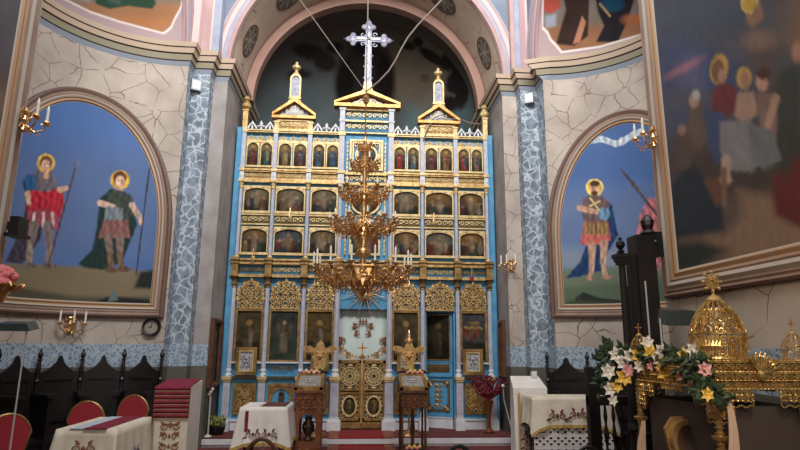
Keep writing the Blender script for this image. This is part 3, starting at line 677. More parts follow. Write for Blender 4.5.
# bays -------------------------------------------------------------------
def icon_scene(p,X,Z,x0,x1,z0,z1,seed,kind):
    r=random.Random(seed); w=x1-x0; h=z1-z0; U=(X-x0)/w; V=1-(Z-z0)/h; p.X=U; p.Y=V*h/w
    H=h/w
    g=[(92,80,54),(74,76,70),(110,90,52),(84,84,88)][seed%4]
    p.c[:]=rgb(*g); p.band(H*.62,H*2,(60,54,38),.15)
    if kind=='saint':
        col=[(168,62,46),(60,96,104),(120,72,58),(74,104,128),(150,120,80),(54,84,60)][r.randrange(6)]; c2=[(66,90,120),(140,52,44),(180,160,110),(90,70,56)][r.randrange(4)]
        p.band(-1,H*.35,(140,120,80),.2)
        p.poly([(.3,H*.95),(.26,H*.45),(.4,H*.27),(.6,H*.27),(.74,H*.45),(.7,H*.95)],col,.06); p.poly([(.45,H*.3),(.7,H*.42),(.66,H*.85),(.5,H*.7)],c2,.06)
        p.ell(.5,H*.17,.15,.15,(222,184,90),.05); p.ell(.5,H*.175,.08,.1,(206,160,128),.04); p.cap(.4,H*.45,.58,H*.5,.04,.03,(206,160,128),.04)
    elif kind=='scene':
        p.ell(.5,H*.25,.35,.25,[(170,160,130),(190,140,70),(120,130,130),(180,150,90)][r.randrange(4)],.35,op=.8)
        for k in range(9):
            x=.12+.76*r.random(); y=H*(.45+.3*r.random()); s=.07+.05*r.random(); col=[(150,60,46),(60,80,96),(170,140,100),(104,76,54),(70,90,66),(180,160,140)][r.randrange(6)]
            p.ell(x,y+s,s,s*2,col,.06,op=.8); p.ell(x,y-s*1.1,s*.5,s*.55,(200,160,126),.04)
        p.ell(.5,H*.5,.1,.28,(190,160,130),.08,op=.8); p.ell(.5,H*.22,.06,.07,(214,176,140),.04)
    elif kind=='angel':
        p.band(H*.6,H*2,(70,82,70),.3); p.poly([(.35,H*.85),(.36,H*.45),(.5,H*.3),(.62,H*.45),(.66,H*.85)],(128,116,98),.08); p.poly([(.2,H*.25),(.42,H*.35),(.3,H*.62)],(104,92,68),.08); p.poly([(.8,H*.25),(.58,H*.35),(.72,H*.62)],(104,92,68),.08); p.ell(.5,H*.25,.07,.08,(190,150,118),.04); p.cap(.4,H*.5,.62,H*.45,.03,.03,(180,140,110),.04)
    elif kind=='standing':
        p.ell(.5,H*.25,.13,.13,(176,144,80),.05); p.poly([(.3,H*.92),(.3,H*.42),(.5,H*.3),(.7,H*.42),(.68,H*.92)],(120,106,92) if seed%2 else (104,84,66),.08); p.poly([(.5,H*.34),(.68,H*.44),(.6,H*.8),(.5,H*.6)],(150,128,104),.08); p.ell(.5,H*.25,.065,.085,(180,140,110),.04)
    elif kind=='group':
        for k in range(9):
            x=.15+.7*k/8; p.ell(x,H*(.42+.05*(k%2)),.09,.2,[(150,70,50),(120,90,60),(90,80,76)][k%3],.06); p.ell(x,H*.3+.03*(k%3),.06,.06,(196,164,104),.04); p.ell(x,H*.3+.03*(k%3),.035,.045,(180,136,100),.03)
        p.ell(.5,H*.22,.2,.06,(180,150,80),.1)
    p.blotch(9,.2,seed); p.blotch(26,.12,seed+3); p.c*=(.36 if kind=='scene' else .5)
def icon(name,x0,x1,z0,zs,zt,y,seed,kind,parent,nu=26,nv=34,frame_=None):
    c=(x0+x1)/2; hw=(x1-x0)/2
    def keep(u,v):
        z=z0+v*(zt-z0); s=(2*u-1)*hw
        return z<=zs or (s/hw)**2+((z-zs)/max(1e-6,zt-zs))**2<1.02
    g=grid(lambda u,v:(x0+u*(x1-x0),y,z0+v*(zt-z0)),nu,nv,keep); A=np.array(g.v)
    p=Pic(A[:,0],A[:,2],(0,0,0)); icon_scene(p,A[:,0],A[:,2],x0,x1,z0,zt,seed,kind)
    return g.build(name,PAINT,parent,col=p.c)
sd=0
PERF=[]
for i in (0,1,2,4,5,6):
    a,b=CXs[i]+.045,CXs[i+1]-.045; c=(a+b)/2; w=b-a; yf=D-.02
    ped=i in(1,5); sd+=1
    # top tier: twin arched icons
    fr=MB(); 
    for s in (0,1):
        x0=a+s*(w/2+.008); x1=x0+w/2-.008; spandrel(fr,x0,x1,zT1[0],zT1[1]-.11,zT1[1]+.01,yf-.03,yf,.016)
        icon('icon',x0+.01,x1-.01,zT1[0]+.012,zT1[1]-.11,zT1[1]-.004,yf-.005,sd*7+s,'saint',ico,16,30)
    fr.box(a-.01,b+.01,yf-.04,yf,zT1[0]-.02,zT1[0]+.01).box(a-.01,b+.01,yf-.035,yf,zT1[1],zT1[1]+.018)
    P(fr,'arched_frame',PGOLD)
    m=MB(); z=zT1[1]+.02
    for k in range(3):
        xc=a+w*(k+.5)/3; m.extr([(xc-w/6,z),(xc+w/6,z),(xc+w/6,z+.03),(xc+.03,z+.07),(xc,z+.12),(xc-.03,z+.07),(xc-w/6,z+.03)],yf-.02,yf-.005)
        m.spiral(xc-.045,yf-.03,z+.06,.035,0,1,1,.009); m.spiral(xc+.045,yf-.03,z+.06,.035,pi,1,-1,.009); m.leaf(xc,yf-.03,z+.03,pi/2,.1,.02,.012)
    P(m,'scroll_cresting',PGOLD)
    P(MB().box(a-.02,b+.02,yf-.06,yf+.02,zTop-.045,zTop-.02).box(a-.02,b+.02,yf-.08,yf+.02,zTop-.02,zTop),'top_moulding',PGOLD)
    if not ped:
        m=MB(); 
        m.box(a-.03,b+.03,yf-.03,yf-.01,zTop,zTop+.02)
        for k in range(3):
            xc=a+w*(k+.5)/3; q=w/6
            if k%2==0: m.tube([(xc-q,yf-.02,zTop+.03),(xc-q*.5,yf-.02,zTop+.10),(xc,yf-.02,zTop+.14),(xc+q*.5,yf-.02,zTop+.10),(xc+q,yf-.02,zTop+.03)],[.02,.018,.026,.018,.02],4); m.cbox(xc,yf-.02,zTop,.03,.02,.09); m.leaf(xc,yf-.02,zTop+.1,pi/2,.08,.03,.01)
            else: m.sph(xc,yf-.02,zTop+.09,.035,8); m.leaf(xc,yf-.02,zTop+.08,pi/2,.11,.03,.01); m.leaf(xc,yf-.02,zTop+.08,0,.09,.02,.01); m.leaf(xc,yf-.02,zTop+.08,pi,.09,.02,.01); m.cbox(xc,yf-.02,zTop,.03,.02,.09)
        P(m,'white_cresting',WHITE)
    # entablature E
    P(MB().box(a-.03,b+.03,yf-.07,yf+.02,zE[1]-.055,zE[1]-.03).box(a-.03,b+.03,yf-.09,yf+.02,zE[1]-.03,zE[1]).box(a-.03,b+.03,yf-.05,yf+.02,zE[0],zE[0]+.075),'gold_cornice',GOLD)
    P(MB().box(a-.03,b+.03,yf-.03,yf+.02,zE[0]+.075,zE[1]-.055),'frieze_ground',DGOLD)
    m=MB(); frieze(m,a,b,yf-.035,zE[0]+.085,zE[1]-.065,7,.008); P(m,'carved_frieze',PGOLD)
    # tiers two and three
    for (z0,z1),kk in ((zT2,2),(zT3,3)):
        fr=MB(); spandrel(fr,a,b,z0,z1-.12,z1+.01,yf-.04,yf,.02,18); fr.box(a-.01,b+.01,yf-.05,yf,z0-.025,z0+.012)
        P(fr,'arched_frame',PGOLD); m=MB()
        for s in (1,-1): m.spiral(c+s*w*.43,yf-.045,z1-.03,.035,0,1.1,s,.009); m.leaf(c+s*w*.3,yf-.04,z1+.0,0 if s<0 else pi,.07,.014,.008)
        m.box(a,b,yf-.03,yf-.01,z1+.015,z1+.03); P(m,'spandrel_carving',PGOLD)
        sd+=1; icon('icon',a+.012,b-.012,z0+.01,z1-.12,z1-.006,yf-.008,sd,'scene',ico,30,30)
    P(MB().box(a,b,yf-.015,yf+.01,zF[0]-.0,zF[1]),'frieze_ground',OLIVE)
    m=MB(); frieze(m,a+.01,b-.01,yf-.03,zF[0]+.02,zF[1]-.02,5,.013); m.box(a-.01,b+.01,yf-.04,yf,zF[0]-.015,zF[0]+.008).box(a-.01,b+.01,yf-.04,yf,zF[1]-.008,zF[1]+.015); P(m,'carved_frieze',PGOLD)
    # great cornice C
    P(MB().box(a-.03,b+.03,yf-.13,yf,zC1-.05,zC1-.02).box(a-.03,b+.03,yf-.10,yf,zC1-.11,zC1-.08).box(a-.03,b+.03,yf-.08,yf,zC0,zC0+.05).box(a-.03,b+.03,yf-.07,yf,zC1-.12,zC1-.02),'gold_cornice',GOLD)
    m=MB(); frieze(m,a+.02,b-.02,yf-.03,zC0+.08,zC1-.15,6 if i in(1,5) else 8,.012 if i in (1,5) else .008); P(m,'carved_frieze',PGOLD if i in(1,5) else DGOLD)
    # carved lunette
    m=MB(); hw=w/2-.01; f=(lambda x,z,c=c,hw=hw:((x-c)/hw)**2+((z-zL0-.12)/(zL1-zL0-.17))**2<1.15 if z>zL0+.12 else True)
    carved(m,f,c-hw,c+hw,yf-.04,zL0,zL1-.05,.044,.016,None,i)
    m.leaf(c,yf-.05,zL1-.12,pi/2,.14,.035,.015); m.box(c-hw,c+hw,yf-.05,yf-.02,zL0-.02,zL0+.005)
    for k in range(13):
        t_=pi*k/12; m.sph(c+hw*cos(t_),yf-.04,zL0+.14+(zL1-zL0-.2)*sin(t_),.022,6)
    m.tube([(c+hw*.97*cos(pi*k/16),yf-.035,zL0+.12+(zL1-zL0-.19)*sin(pi*k/16)) for k in range(17)],.013,4)
    P(m,'carved_lunette',GOLD)
    # large icon
    if i!=5:
        kind={0:'standing',1:'angel',2:'standing',4:'standing',6:'group'}[i]; sd+=1
        ic=icon('large_icon',a+.035,b-.035,zI0+.02,zI1,zI1+.0,yf-.01,sd*3+i,kind,ico,44,80)
        ringpoly(fr:=MB(),[(a,zI0),(b,zI0),(b,zI1+.02),(a,zI1+.02)],[(a+.035,zI0+.03),(b-.035,zI0+.03),(b-.035,zI1-.015),(a+.035,zI1-.015)],yf-.04,yf); fr.build('frame',DGOLD,ic)
        P(MB().box(a-.02,b+.02,yf-.07,yf,zI0-.025,zI0),'ledge',WHITE)
        P(MB().box(a-.02,b+.02,yf-.12,yf,zPed-.0,zPed+.025),'rail',BLUE)
        P(MB().box(a-.02,b+.02,yf-.10,yf,zPed-.03,zPed-.0),'rail_moulding',DGOLD)
        m=MB(); frieze(m,a+.05,b-.05,yf-.02,zPed+.06,zI0-.06,5,.009); P(m,'carved_strip',DGOLD)
        # dado panel
        P(MB().box(a-.02,b+.02,yf-.04,yf,.42,zPed-.03),'dado_board',mat('dado_teal_%d'%i,rgb(70,130,160),.6) if 0 else BLUE)
        x0,x1,z0,z1=a+.05,b-.05,.50,.99
        ringpoly(fr:=MB(),[(x0,z0),(x1,z0),(x1,z1),(x0,z1)],[(x0+.05,z0+.05),(x1-.05,z0+.05),(x1-.05,z1-.05),(x0+.05,z1-.05)],yf-.075,yf-.04)
        pf=P(fr,'panel_frame',DGOLD)
        if i==1:
            m=MB(); 
            spandrel(m,x0+.05,x1-.05,z0+.05,z1-.22,z1-.07,yf-.06,yf-.045,.02); m.spiral(x0+.09,yf-.065,z1-.09,.035,0,1,1,.009); m.spiral(x1-.09,yf-.065,z1-.09,.035,pi,1,-1,.009); m.build('carving',DGOLD,pf)
            m=MB().box(c-.035,c+.06,yf-.07,yf-.045,z0+.16,z1-.16); m.sph(c+.01,yf-.06,z1-.15,.04,8); m.lathe([(.03,0),(.015,.05),(.04,.1)],c+.01,yf-.07,z0+.07,8); m.build('relief_urn',CLAY,pf)
        else:
            P(MB().box(x0+.05,x1-.05,yf-.05,yf-.04,z0+.05,z1-.05),'panel_ground',OLIVE,pf)
            m=MB(); carved(m,lambda x,z:True,x0+.06,x1-.06,yf-.065,z0+.06,z1-.06,.038,.013,None,i+20); m.build('carving',GOLD,pf)
        P(MB().box(a-.03,b+.03,yf-.06,yf+.05,SOL,.42).box(a-.03,b+.03,yf-.08,yf+.05,.40,.43),'plinth_board',WHITE)
    # pediment over bays 1 and 5
    if ped:
        z0=zTop; 
        P(MB().box(a-.04,b+.04,yf-.05,yf+.04,z0,z0+.24),'attic_board',DGOLD)
        m=MB(); frieze(m,a+.03,b-.03,yf-.06,z0+.04,z0+.17,6,.012); m.box(a-.02,b+.02,yf-.07,yf-.05,z0+.0,z0+.03).box(a-.02,b+.02,yf-.07,yf-.05,z0+.18,z0+.2); P(m,'carved_frieze',PGOLD)
        for x in (CXs[i],CXs[i+1]): P(MB().cbox(x,D-.05,z0,.07,.09,.14).cbox(x,D-.05,z0+.14,.1,.11,.03).sph(x,D-.05,z0+.2,.035,8),'attic_post',PGOLD)
        zb=z0+.22; x0,x1=a-.13,b+.13; h=.34
        P(MB().extr([(x0+.12,zb+.03),(x1-.12,zb+.03),(c,zb+h-.05)],yf-.03,yf+.02),'tympanum',PGOLD)
        m=MB().box(x0,x1,yf-.12,yf+.04,zb,zb+.05); 
        for s in (-1,1):
            e=x0 if s<0 else x1; m.extr([(e,zb+.05),(e,zb+.1),(c,zb+h+.05),(c,zb+h-.02)][::s],yf-.12,yf+.04)
        P(m,'pediment',PEDG)
        m=MB(); carved(m,lambda x,z,c=c,zb=zb:abs(x-c)<(.24-(z-zb-.06)*.95),c-.24,c+.24,yf-.04,zb+.06,zb+.24,.04,.01,None,3); m.spiral(c-.06,yf-.04,zb+.12,.05,0,1.2,1,.013); m.spiral(c+.06,yf-.04,zb+.12,.05,pi,1.2,-1,.013); m.leaf(c,yf-.04,zb+.12,pi/2,.12,.03); P(m,'tympanum_scroll',WHITE)
        # lantern finial
        zc=zb+h-.02; m=MB().cbox(c,D-.04,zc,.14,.12,.06).cbox(c,D-.04,zc+.06,.22,.14,.03).lathe([(.06,0),(.1,.05),(.07,.09)],c,D-.04,zc-.0,8); 
        m.spiral(c-.08,D-.1,zc+.0,.045,0,1.1,1,.012); m.spiral(c+.08,D-.1,zc+.0,.045,pi,1.1,-1,.012)
        fin=P(m,'finial',PGOLD); zl=zc+.09; hw=.1
        m=MB(); o=archpoly(c-hw,c+hw,zl,zl+.36,zl+.47,12); i2=archpoly(c-hw+.03,c+hw-.03,zl+.03,zl+.35,zl+.43,12); ringpoly(m,o,i2,D-.10,D-.02); ringpoly(m,o,i2,D-.02,D-.10)
        m.build('arched_frame',PGOLD,fin); MB().extr(i2,D-.07,D-.05).build('pane',CROSSM,fin)
        MB().lathe([(.05,0),(.06,.03),(.03,.06),(.025,.09),(.075,.13),(.08,.17),(.05,.19),(.02,.2),(.03,.24),(.005,.27)],c,D-.05,zl+.46,12).build('urn',PGOLD,fin)
# deacon door bay: jambs, opening head, open door leaf
i=5; a,b=CXs[5]+.05,CXs[6]-.05
P(MB().box(a-.01,a+.02,D-.03,D+.08,SOL,zI1+.02).box(b-.02,b+.01,D-.03,D+.08,SOL,zI1+.02).box(a,b,D-.03,D+.08,zI1-.0,zI1+.03),'door_jamb',BLUE)
ang=radians(28); wd=.50
dl=MB().box(-wd,0,-.02,.02,.02,zI1-SOL-.02); 
def hinge(m): return m.rotz(-ang,b-.03,D+.02).xf(lambda x,y,z:(x,y,z+SOL))
door=P(hinge(dl),'side_door',BLUE)
pz=lambda z:z-SOL
g=grid(lambda u,v:(-wd+.05+u*(wd-.1),-.026,pz(1.38)+v*(2.12-1.38)),24,40); A=np.array(g.v); p=Pic(A[:,0],A[:,2],(40,36,30)); icon_scene(p,A[:,0],A[:,2],-wd+.05,-.05,pz(1.38),pz(2.12),4,'standing'); p.c*=.45
hinge(g).build('door_icon',PAINT,door,col=p.c)
m=MB(); ringpoly(m,[(-wd+.03,pz(1.36)),(-.03,pz(1.36)),(-.03,pz(2.14)),(-wd+.03,pz(2.14))],[(-wd+.05,pz(1.38)),(-.05,pz(1.38)),(-.05,pz(2.12)),(-wd+.05,pz(2.12))],-.035,-.02); hinge(m).build('door_moulding',DGOLD,door)
hinge(MB().box(-wd+.05,-.05,-.026,-.02,pz(1.16),pz(1.30))).build('door_strip',OLIVE,door)
m=MB(); frieze(m,-wd+.06,-.06,-.035,pz(1.18),pz(1.28),6,.009); hinge(m).build('carved_strip',DGOLD,door)
hinge(MB().box(-wd,0,-.05,-.02,pz(1.09),pz(1.12)).box(-wd,0,-.03,-.02,pz(1.33),pz(1.345))).build('door_rail',BLUE,door)
hinge(MB().box(-wd+.05,-.05,-.028,-.02,pz(.52),pz(1.03))).build('door_ground',OLIVE,door)
x0,x1,z0,z1=-wd+.09,-.09,pz(.56),pz(.99); 
hinge(MB().extr([(x0,z0+.1),(x0+.09,z0),(x1-.09,z0),(x1,z0+.1),(x1,z1-.1),(x1-.09,z1),(x0+.09,z1),(x0,z1-.1)],-.036,-.026)).build('octagon_panel',BLUE,door)
m=MB(); 
for k in range(5):
    z=z0+.05+k*.08
    for s in (1,-1): m.spiral(-wd/2+s*.035,-.045,z,.035,0 if s>0 else pi,1.1,s,.010); m.leaf(-wd/2,-.045,z,pi/2-s*.6,.06,.015)
for xx in (x0,x1):
    for z in (z0,z1): m.sph(xx,-.036,z,.03,6); m.leaf(xx,-.036,z,atan2((z0+z1)/2-z,-wd/2-xx),.09,.02)
hinge(m).build('gilt_ornament',GOLD,door)
hinge(MB().box(-wd,0,-.035,.0,.0,pz(.44)).box(-wd,0,-.045,.0,pz(.42),pz(.44))).build('kick_board',WHITE,door)
# central bay --------------------------------------------------------------
a,b=CXs[3]+.07,CXs[4]-.07; c=CX; w=b-a; yf=D-.02
P(MB().box(a-.03,b+.03,yf-.13,yf,zC1-.05,zC1-.02).box(a-.03,b+.03,yf-.10,yf,zC1-.11,zC1-.08).box(a-.03,b+.03,yf-.08,yf,zC0,zC0+.05),'gold_cornice',GOLD)
m=MB(); frieze(m,a,b,yf-.03,zC0+.07,zC1-.13,10,.010); P(m,'carved_frieze',DGOLD)
# tall blue field with icons: square framed, oval, arched
def sqframe(z0,z1,hw): 
    m=MB(); 
    for k,(o,i_) in enumerate(((0,.035),(.05,.075))): ringpoly(m,[(c-hw+o,z0+o),(c+hw-o,z0+o),(c+hw-o,z1-o),(c-hw+o,z1-o)],[(c-hw+i_,z0+i_),(c+hw-i_,z0+i_),(c+hw-i_,z1-i_),(c-hw+i_,z1-i_)],yf-.05,yf)
    n=12
    for k in range(n):
        for s in (1,-1): m.sph(c+s*(hw-.045),yf-.04,z0+.05+(z1-z0-.1)*k/(n-1),.017,6)
        m.sph(c-hw+.05+(2*hw-.1)*k/(n-1),yf-.04,z1-.045,.017,6); m.sph(c-hw+.05+(2*hw-.1)*k/(n-1),yf-.04,z0+.045,.017,6)
    for sx in (1,-1):
        for zz in (z0+.1,z1-.1): m.spiral(c+sx*(hw-.11),yf-.03,zz,.05,0 if sx>0 else pi,1.2,sx,.012)
    return m
m=sqframe(4.66,5.24,.30); ringpoly(m,[(c+.20*cos(2*pi*k/24),4.95+.20*sin(2*pi*k/24)) for k in range(24)],[(c+.17*cos(2*pi*k/24),4.95+.17*sin(2*pi*k/24)) for k in range(24)],yf-.05,yf); P(m,'ornate_frame',PGOLD)
def disc_icon(x,z,rx,rz,y,seed,kind,par=ico,name='icon'):
    g=grid(lambda u,v:(x+(2*u-1)*rx,y,z+(2*v-1)*rz),26,26,lambda u,v:(2*u-1)**2+(2*v-1)**2<1.05); A=np.array(g.v); p=Pic(A[:,0],A[:,2],(0,0,0)); icon_scene(p,A[:,0],A[:,2],x-rx,x+rx,z-rz,z+rz,seed,kind); return g.build(name,PAINT,par,col=p.c)
disc_icon(c,4.95,.18,.18,yf-.01,3,'saint')
m=MB(); ringpoly(m,[(c+.27*cos(2*pi*k/28),4.08+.24*sin(2*pi*k/28)) for k in range(28)],[(c+.235*cos(2*pi*k/28),4.08+.205*sin(2*pi*k/28)) for k in range(28)],yf-.05,yf)
for sx in (1,-1):
    for zz in (3.88,4.30): m.spiral(c+sx*.27,yf-.03,zz,.06,0 if sx>0 else pi,1.3,sx,.014); m.leaf(c+sx*.2,yf-.03,zz,0 if sx>0 else pi,.12,.03)
    m.box(c+sx*.34-.012,c+sx*.34+.012,yf-.03,yf,3.14,5.2)
    for k in range(26): m.sph(c+sx*.34,yf-.03,3.2+k*.078,.014,5)
P(m,'ornate_frame',PGOLD); disc_icon(c,4.08,.24,.21,yf-.01,8,'scene')
m=MB(); spandrel(m,c-.27,c+.27,3.13,3.5,3.65,yf-.05,yf,.035,18); P(m,'arched_frame',PGOLD); icon('icon',c-.25,c+.25,3.14,3.49,3.63,yf-.008,12,'scene',ico,30,30)
P(MB().box(a-.03,b+.03,yf-.07,yf,4.57,4.62).box(a-.03,b+.03,yf-.05,yf,4.39,4.43),'gold_cornice',GOLD); m=MB(); frieze(m,a,b,yf-.03,4.43,4.57,9,.012); P(m,'carved_frieze',PGOLD)
# attic of the centre and pediment
for x in (CXs[3],CXs[4]): P(MB().cbox(x,D-.06,zTop+.02,.09,.11,.42).cbox(x,D-.06,zTop+.2,.12,.13,.03).lathe([(.05,0),(.06,.05),(.045,.08)],x,D-.06,zTop+.06,8).cbox(x,D-.06,zTop+.42,.12,.13,.05),'attic_pilaster',LILAC)
P(MB().box(a-.02,b+.02,yf-.04,yf,5.36,5.38).box(a-.02,b+.02,yf-.05,yf,5.58,5.61).box(a-.02,b+.02,yf-.06,yf,5.795,5.84),'attic_moulding',GOLD)
m=MB(); frieze(m,a,b,yf-.03,5.41,5.56,8,.013); P(m,'carved_frieze',PGOLD); m=MB(); frieze(m,a,b,yf-.03,5.64,5.78,8,.012); P(m,'carved_frieze',PGOLD)
x0,x1,zb,h=CX-.60,CX+.60,5.84,.30
P(MB().extr([(x0+.14,zb+.03),(x1-.14,zb+.03),(c,zb+h-.06)],yf-.03,yf+.02),'tympanum',PGOLD)
m=MB().box(x0,x1,yf-.14,yf+.05,zb,zb+.06)
for s in (-1,1):
    e=x0 if s<0 else x1; m.extr([(e,zb+.06),(e,zb+.10),(c,zb+h+.05),(c,zb+h-.03)][::s],yf-.14,yf+.05)
P(m,'pediment',PEDG)
m=MB()
for s in (1,-1): m.spiral(c+s*.1,yf-.05,zb+.13,.055,0 if s>0 else pi,1.3,s,.013); m.spiral(c+s*.23,yf-.05,zb+.105,.04,0 if s>0 else pi,1.3,-s,.011); m.leaf(c+s*.28,yf-.05,zb+.09,0 if s>0 else pi,.12,.02)
m.leaf(c,yf-.05,zb+.1,pi/2,.13,.04); P(m,'tympanum_scroll',WHITE)
# cross
zc=6.13; P(MB().extr([(c-.13,zc-.03),(c+.13,zc-.03),(c+.08,zc+.1),(c+.07,zc+.22),(c-.07,zc+.22),(c-.08,zc+.1)],D-.1,D+.02),'cross_foot',PGOLD)
yc=D-.05; zt=7.66; za=7.23
m=MB().extr([(c-.065,zc+.2),(c+.065,zc+.2),(c+.055,zt-.25),(c-.055,zt-.25)],yc-.03,yc+.03).box(c-.26,c+.26,yc-.025,yc+.025,za-.05,za+.05)
def trefoil(m,x,z,dx,dz):
    m.sph(x,yc,z,.1,10,1,1,.4); 
    px,pz_=-dz,dx
    for u,v in ((dx*.09,dz*.09),(px*.085,pz_*.085),(-px*.085,-pz_*.085)): m.sph(x+u,yc,z+v,.055,8,1,1,.5)
    m.leaf(x+dx*.1,yc,z+dz*.1,atan2(dz,dx),.09,.02,.02)
trefoil(m,c,zt-.17,0,1); trefoil(m,c-.29,za,-1,0); trefoil(m,c+.29,za,1,0)
for sx in (1,-1):
    for sz in (1,-1): m.spiral(c+sx*.11,yc,za+sz*.1,.05,0,1,sx*sz,.014)
    for z in (6.45,6.68,6.9): m.sph(c+sx*.075,yc,z,.022,6)
cr=P(m,'cross',CROSSM)
m=MB().box(c-.02,c+.02,yc-.045,yc-.03,zc+.3,zt-.3).box(c-.22,c+.22,yc-.04,yc-.025,za-.018,za+.018).sph(c,yc-.05,za,.035,8); m.build('cross_inlay',SILVER,cr)
# corner finials
for s in (-1,1):
    x=CX+s*2.17; P(MB().cbox(x,D-.05,zTop,.085,.1,.34).cbox(x,D-.05,zTop+.34,.11,.12,.03).lathe([(.04,0),(.085,.05),(.09,.1),(.05,.14),(.03,.17),(.065,.2),(.05,.24),(.01,.28)],x,D-.05,zTop+.37,10),'corner_finial',PGOLD if s>0 else GOLD)
# sunburst over the doors
sx,sz=CX+.02,2.50; m=MB().sph(sx,D-.08,sz,.05,10)
for k in range(24):
    t_=2*pi*k/24; L=(.44 if k%2 else .28); m.tube([(sx+.04*cos(t_),D-.06,sz+.04*sin(t_)),(sx+L*cos(t_),D-.05,sz+L*sin(t_))],[.014,.003],4)
P(m,'sunburst',BRASS)
m=MB().lathe([(.012,0),(.03,.02),(.05,.07),(.03,.12),(.035,.16),(.01,.2)],sx,D-.11,sz-.13,8); P(m,'sunburst_vial',PGOLD)
# royal doors
z0,z1=.32,1.36; gx0,gx1=CX-.385,CX+.385
rd=P(MB().box(gx0-.03,gx0,D-.06,D+.02,SOL,z1).box(gx1,gx1+.03,D-.06,D+.02,SOL,z1).box(gx0,gx1,D-.05,D+.01,SOL+.02,.40),'royal_doors',DGOLD)
for s in (-1,1):
    xa,xb=(gx0,CX-.012) if s<0 else (CX+.012,gx1); xc=(xa+xb)/2
    lf=P(MB().box(xa,xa+.035,D-.05,D,z0+.06,z1).box(xb-.035,xb,D-.05,D,z0+.06,z1).box(xa,xb,D-.05,D,.38,.44).box(xa,xb,D-.06,D,.82,.85).box(xa,xb,D-.06,D,.87,.90).box(xa,xb,D-.05,D,z1-.05,z1),'door_leaf',DGOLD,rd)
    # lower oval icon panel
    m=MB(); ringpoly(m,[(xc+.13*cos(2*pi*k/24),.63+.17*sin(2*pi*k/24)) for k in range(24)],[(xc+.10*cos(2*pi*k/24),.63+.14*sin(2*pi*k/24)) for k in range(24)],D-.06,D-.02)
    for sx_ in (1,-1):
        for sz_ in (1,-1): m.spiral(xc+sx_*.12,D-.035,.63+sz_*.15,.045,0 if sx_>0 else pi,1.2,sx_*sz_,.010)
    for k in range(16): m.sph(xc+.145*cos(2*pi*k/16),D-.04,.63+.185*sin(2*pi*k/16),.013,5)
    # upper rosette lattice
    zc=1.10
    for R in (.155,.11,.05): ringpoly(m,[(xc+R*cos(2*pi*k/24),zc+R*sin(2*pi*k/24)) for k in range(24)],[(xc+(R-.016)*cos(2*pi*k/24),zc+(R-.016)*sin(2*pi*k/24)) for k in range(24)],D-.045,D-.02)
    for k in range(12):
        t_=2*pi*k/12; m.spiral(xc+.08*cos(t_),D-.035,zc+.08*sin(t_),.03,t_,1,1,.009,8); m.spiral(xc+.132*cos(t_+.2),D-.035,zc+.132*sin(t_+.2),.028,t_,1,-1,.008,8)
    for sx_ in (1,-1):
        for sz_ in (1,-1): m.spiral(xc+sx_*.13,D-.03,zc+sz_*.155,.05,0 if sx_>0 else pi,1.2,sx_*sz_,.010); m.leaf(xc+sx_*.05,D-.03,zc+sz_*.18,0 if sx_<0 else pi,.08,.02)
    m.build('lattice_carving',PGOLD,lf)
    MB().box(xa+.03,xb-.03,D-.02,D-.01,.43,.83).build('panel_ground',OLIVE,lf); MB().box(xa+.03,xb-.03,D-.018,D-.008,.89,z1-.04).build('upper_ground',mat('dark_door_ground_%d'%(s+1),rgb(84,76,54),.6),lf)
    disc_icon(xc,.63,.10,.14,D-.03,s+5,'standing',lf,'oval_icon')
    # curved crest of scrolls rising to the outside
    m=MB(); 
    for k in range(6):
        u=k/5; x=xc+s*(-.14+.30*u); z=z1+.03+.16*u**2; m.spiral(x,D-.03,z,.04,0 if s>0 else pi,1.2,-s,.010); m.leaf(x,D-.03,z,pi/2+s*.5,.07,.02); m.spiral(x+s*.02,D-.03,z-.045,.03,0,1.1,s,.009)
    m.build('crest_scrolls',GOLD,lf)
P(MB().cbox(CX,D-.06,z0+.04,.035,.05,z1-z0-.0).lathe([(.03,0),(.035,.04),(.02,.07)],CX,D-.06,z1+.03,8).cbox(CX,D-.06,z1+.09,.022,.02,.2).box(CX-.08,CX+.08,D-.07,D-.05,z1+.19,z1+.215),'centre_post_cross',BRASS,rd)
P(MB().cbox(CX,D+.05,SOL,.9,.1,.02),'threshold',BROWN)
# jambs either side
P(MB().box(CXs[3]+.03,gx0-.03,D-.02,D+.05,SOL,2.22).box(gx1+.03,CXs[4]-.03,D-.02,D+.05,SOL,2.22),'door_surround',LILAC)
# curtain behind the royal doors
def cf(u,v): x=CX-.42+.84*u; return (x,D+.14+.007*sin(u*34)+.008*sin(u*13+2*v),SOL+.04+v*(2.24-SOL-.04))
g=grid(cf,90,16); tag(g.build('curtain',CURT,smooth=True),'pale mint curtain embroidered with dark vines, hanging behind the royal doors','curtain')
cu=g
CU=bpy.data.objects['curtain']
def sprig(x,z,s=1,k=1.):
    m=MB(); m.spiral(x,D+.105,z,.05*k,0 if s>0 else pi,1.1,s,.010*k,10); m.leaf(x,D+.105,z,pi/2-s*.8,.09*k,.028*k,.004); m.leaf(x,D+.105,z,-s*.2 if s>0 else pi+.2,.09*k,.028*k,.004); m.sph(x+s*.05*k,D+.105,z+.04*k,.016*k,6); m.build('vine_sprig',EMBR,CU)
for s in (1,-1): sprig(CX+s*.10,1.92,s,1.1); sprig(CX+s*.08,1.80,s,.9); sprig(CX+s*.33,1.68,s,1.2); sprig(CX+s*.34,1.55,s,.9); sprig(CX+s*.22,1.45,s,.9)
m=MB().box(CX-.08,CX+.08,D+.10,D+.11,2.0,2.015)
for k in range(3): m.box(CX-.06+.05*k,CX-.035+.05*k,D+.10,D+.11,1.96,2.05)
m.build('embroidered_crown',EMBR,CU)
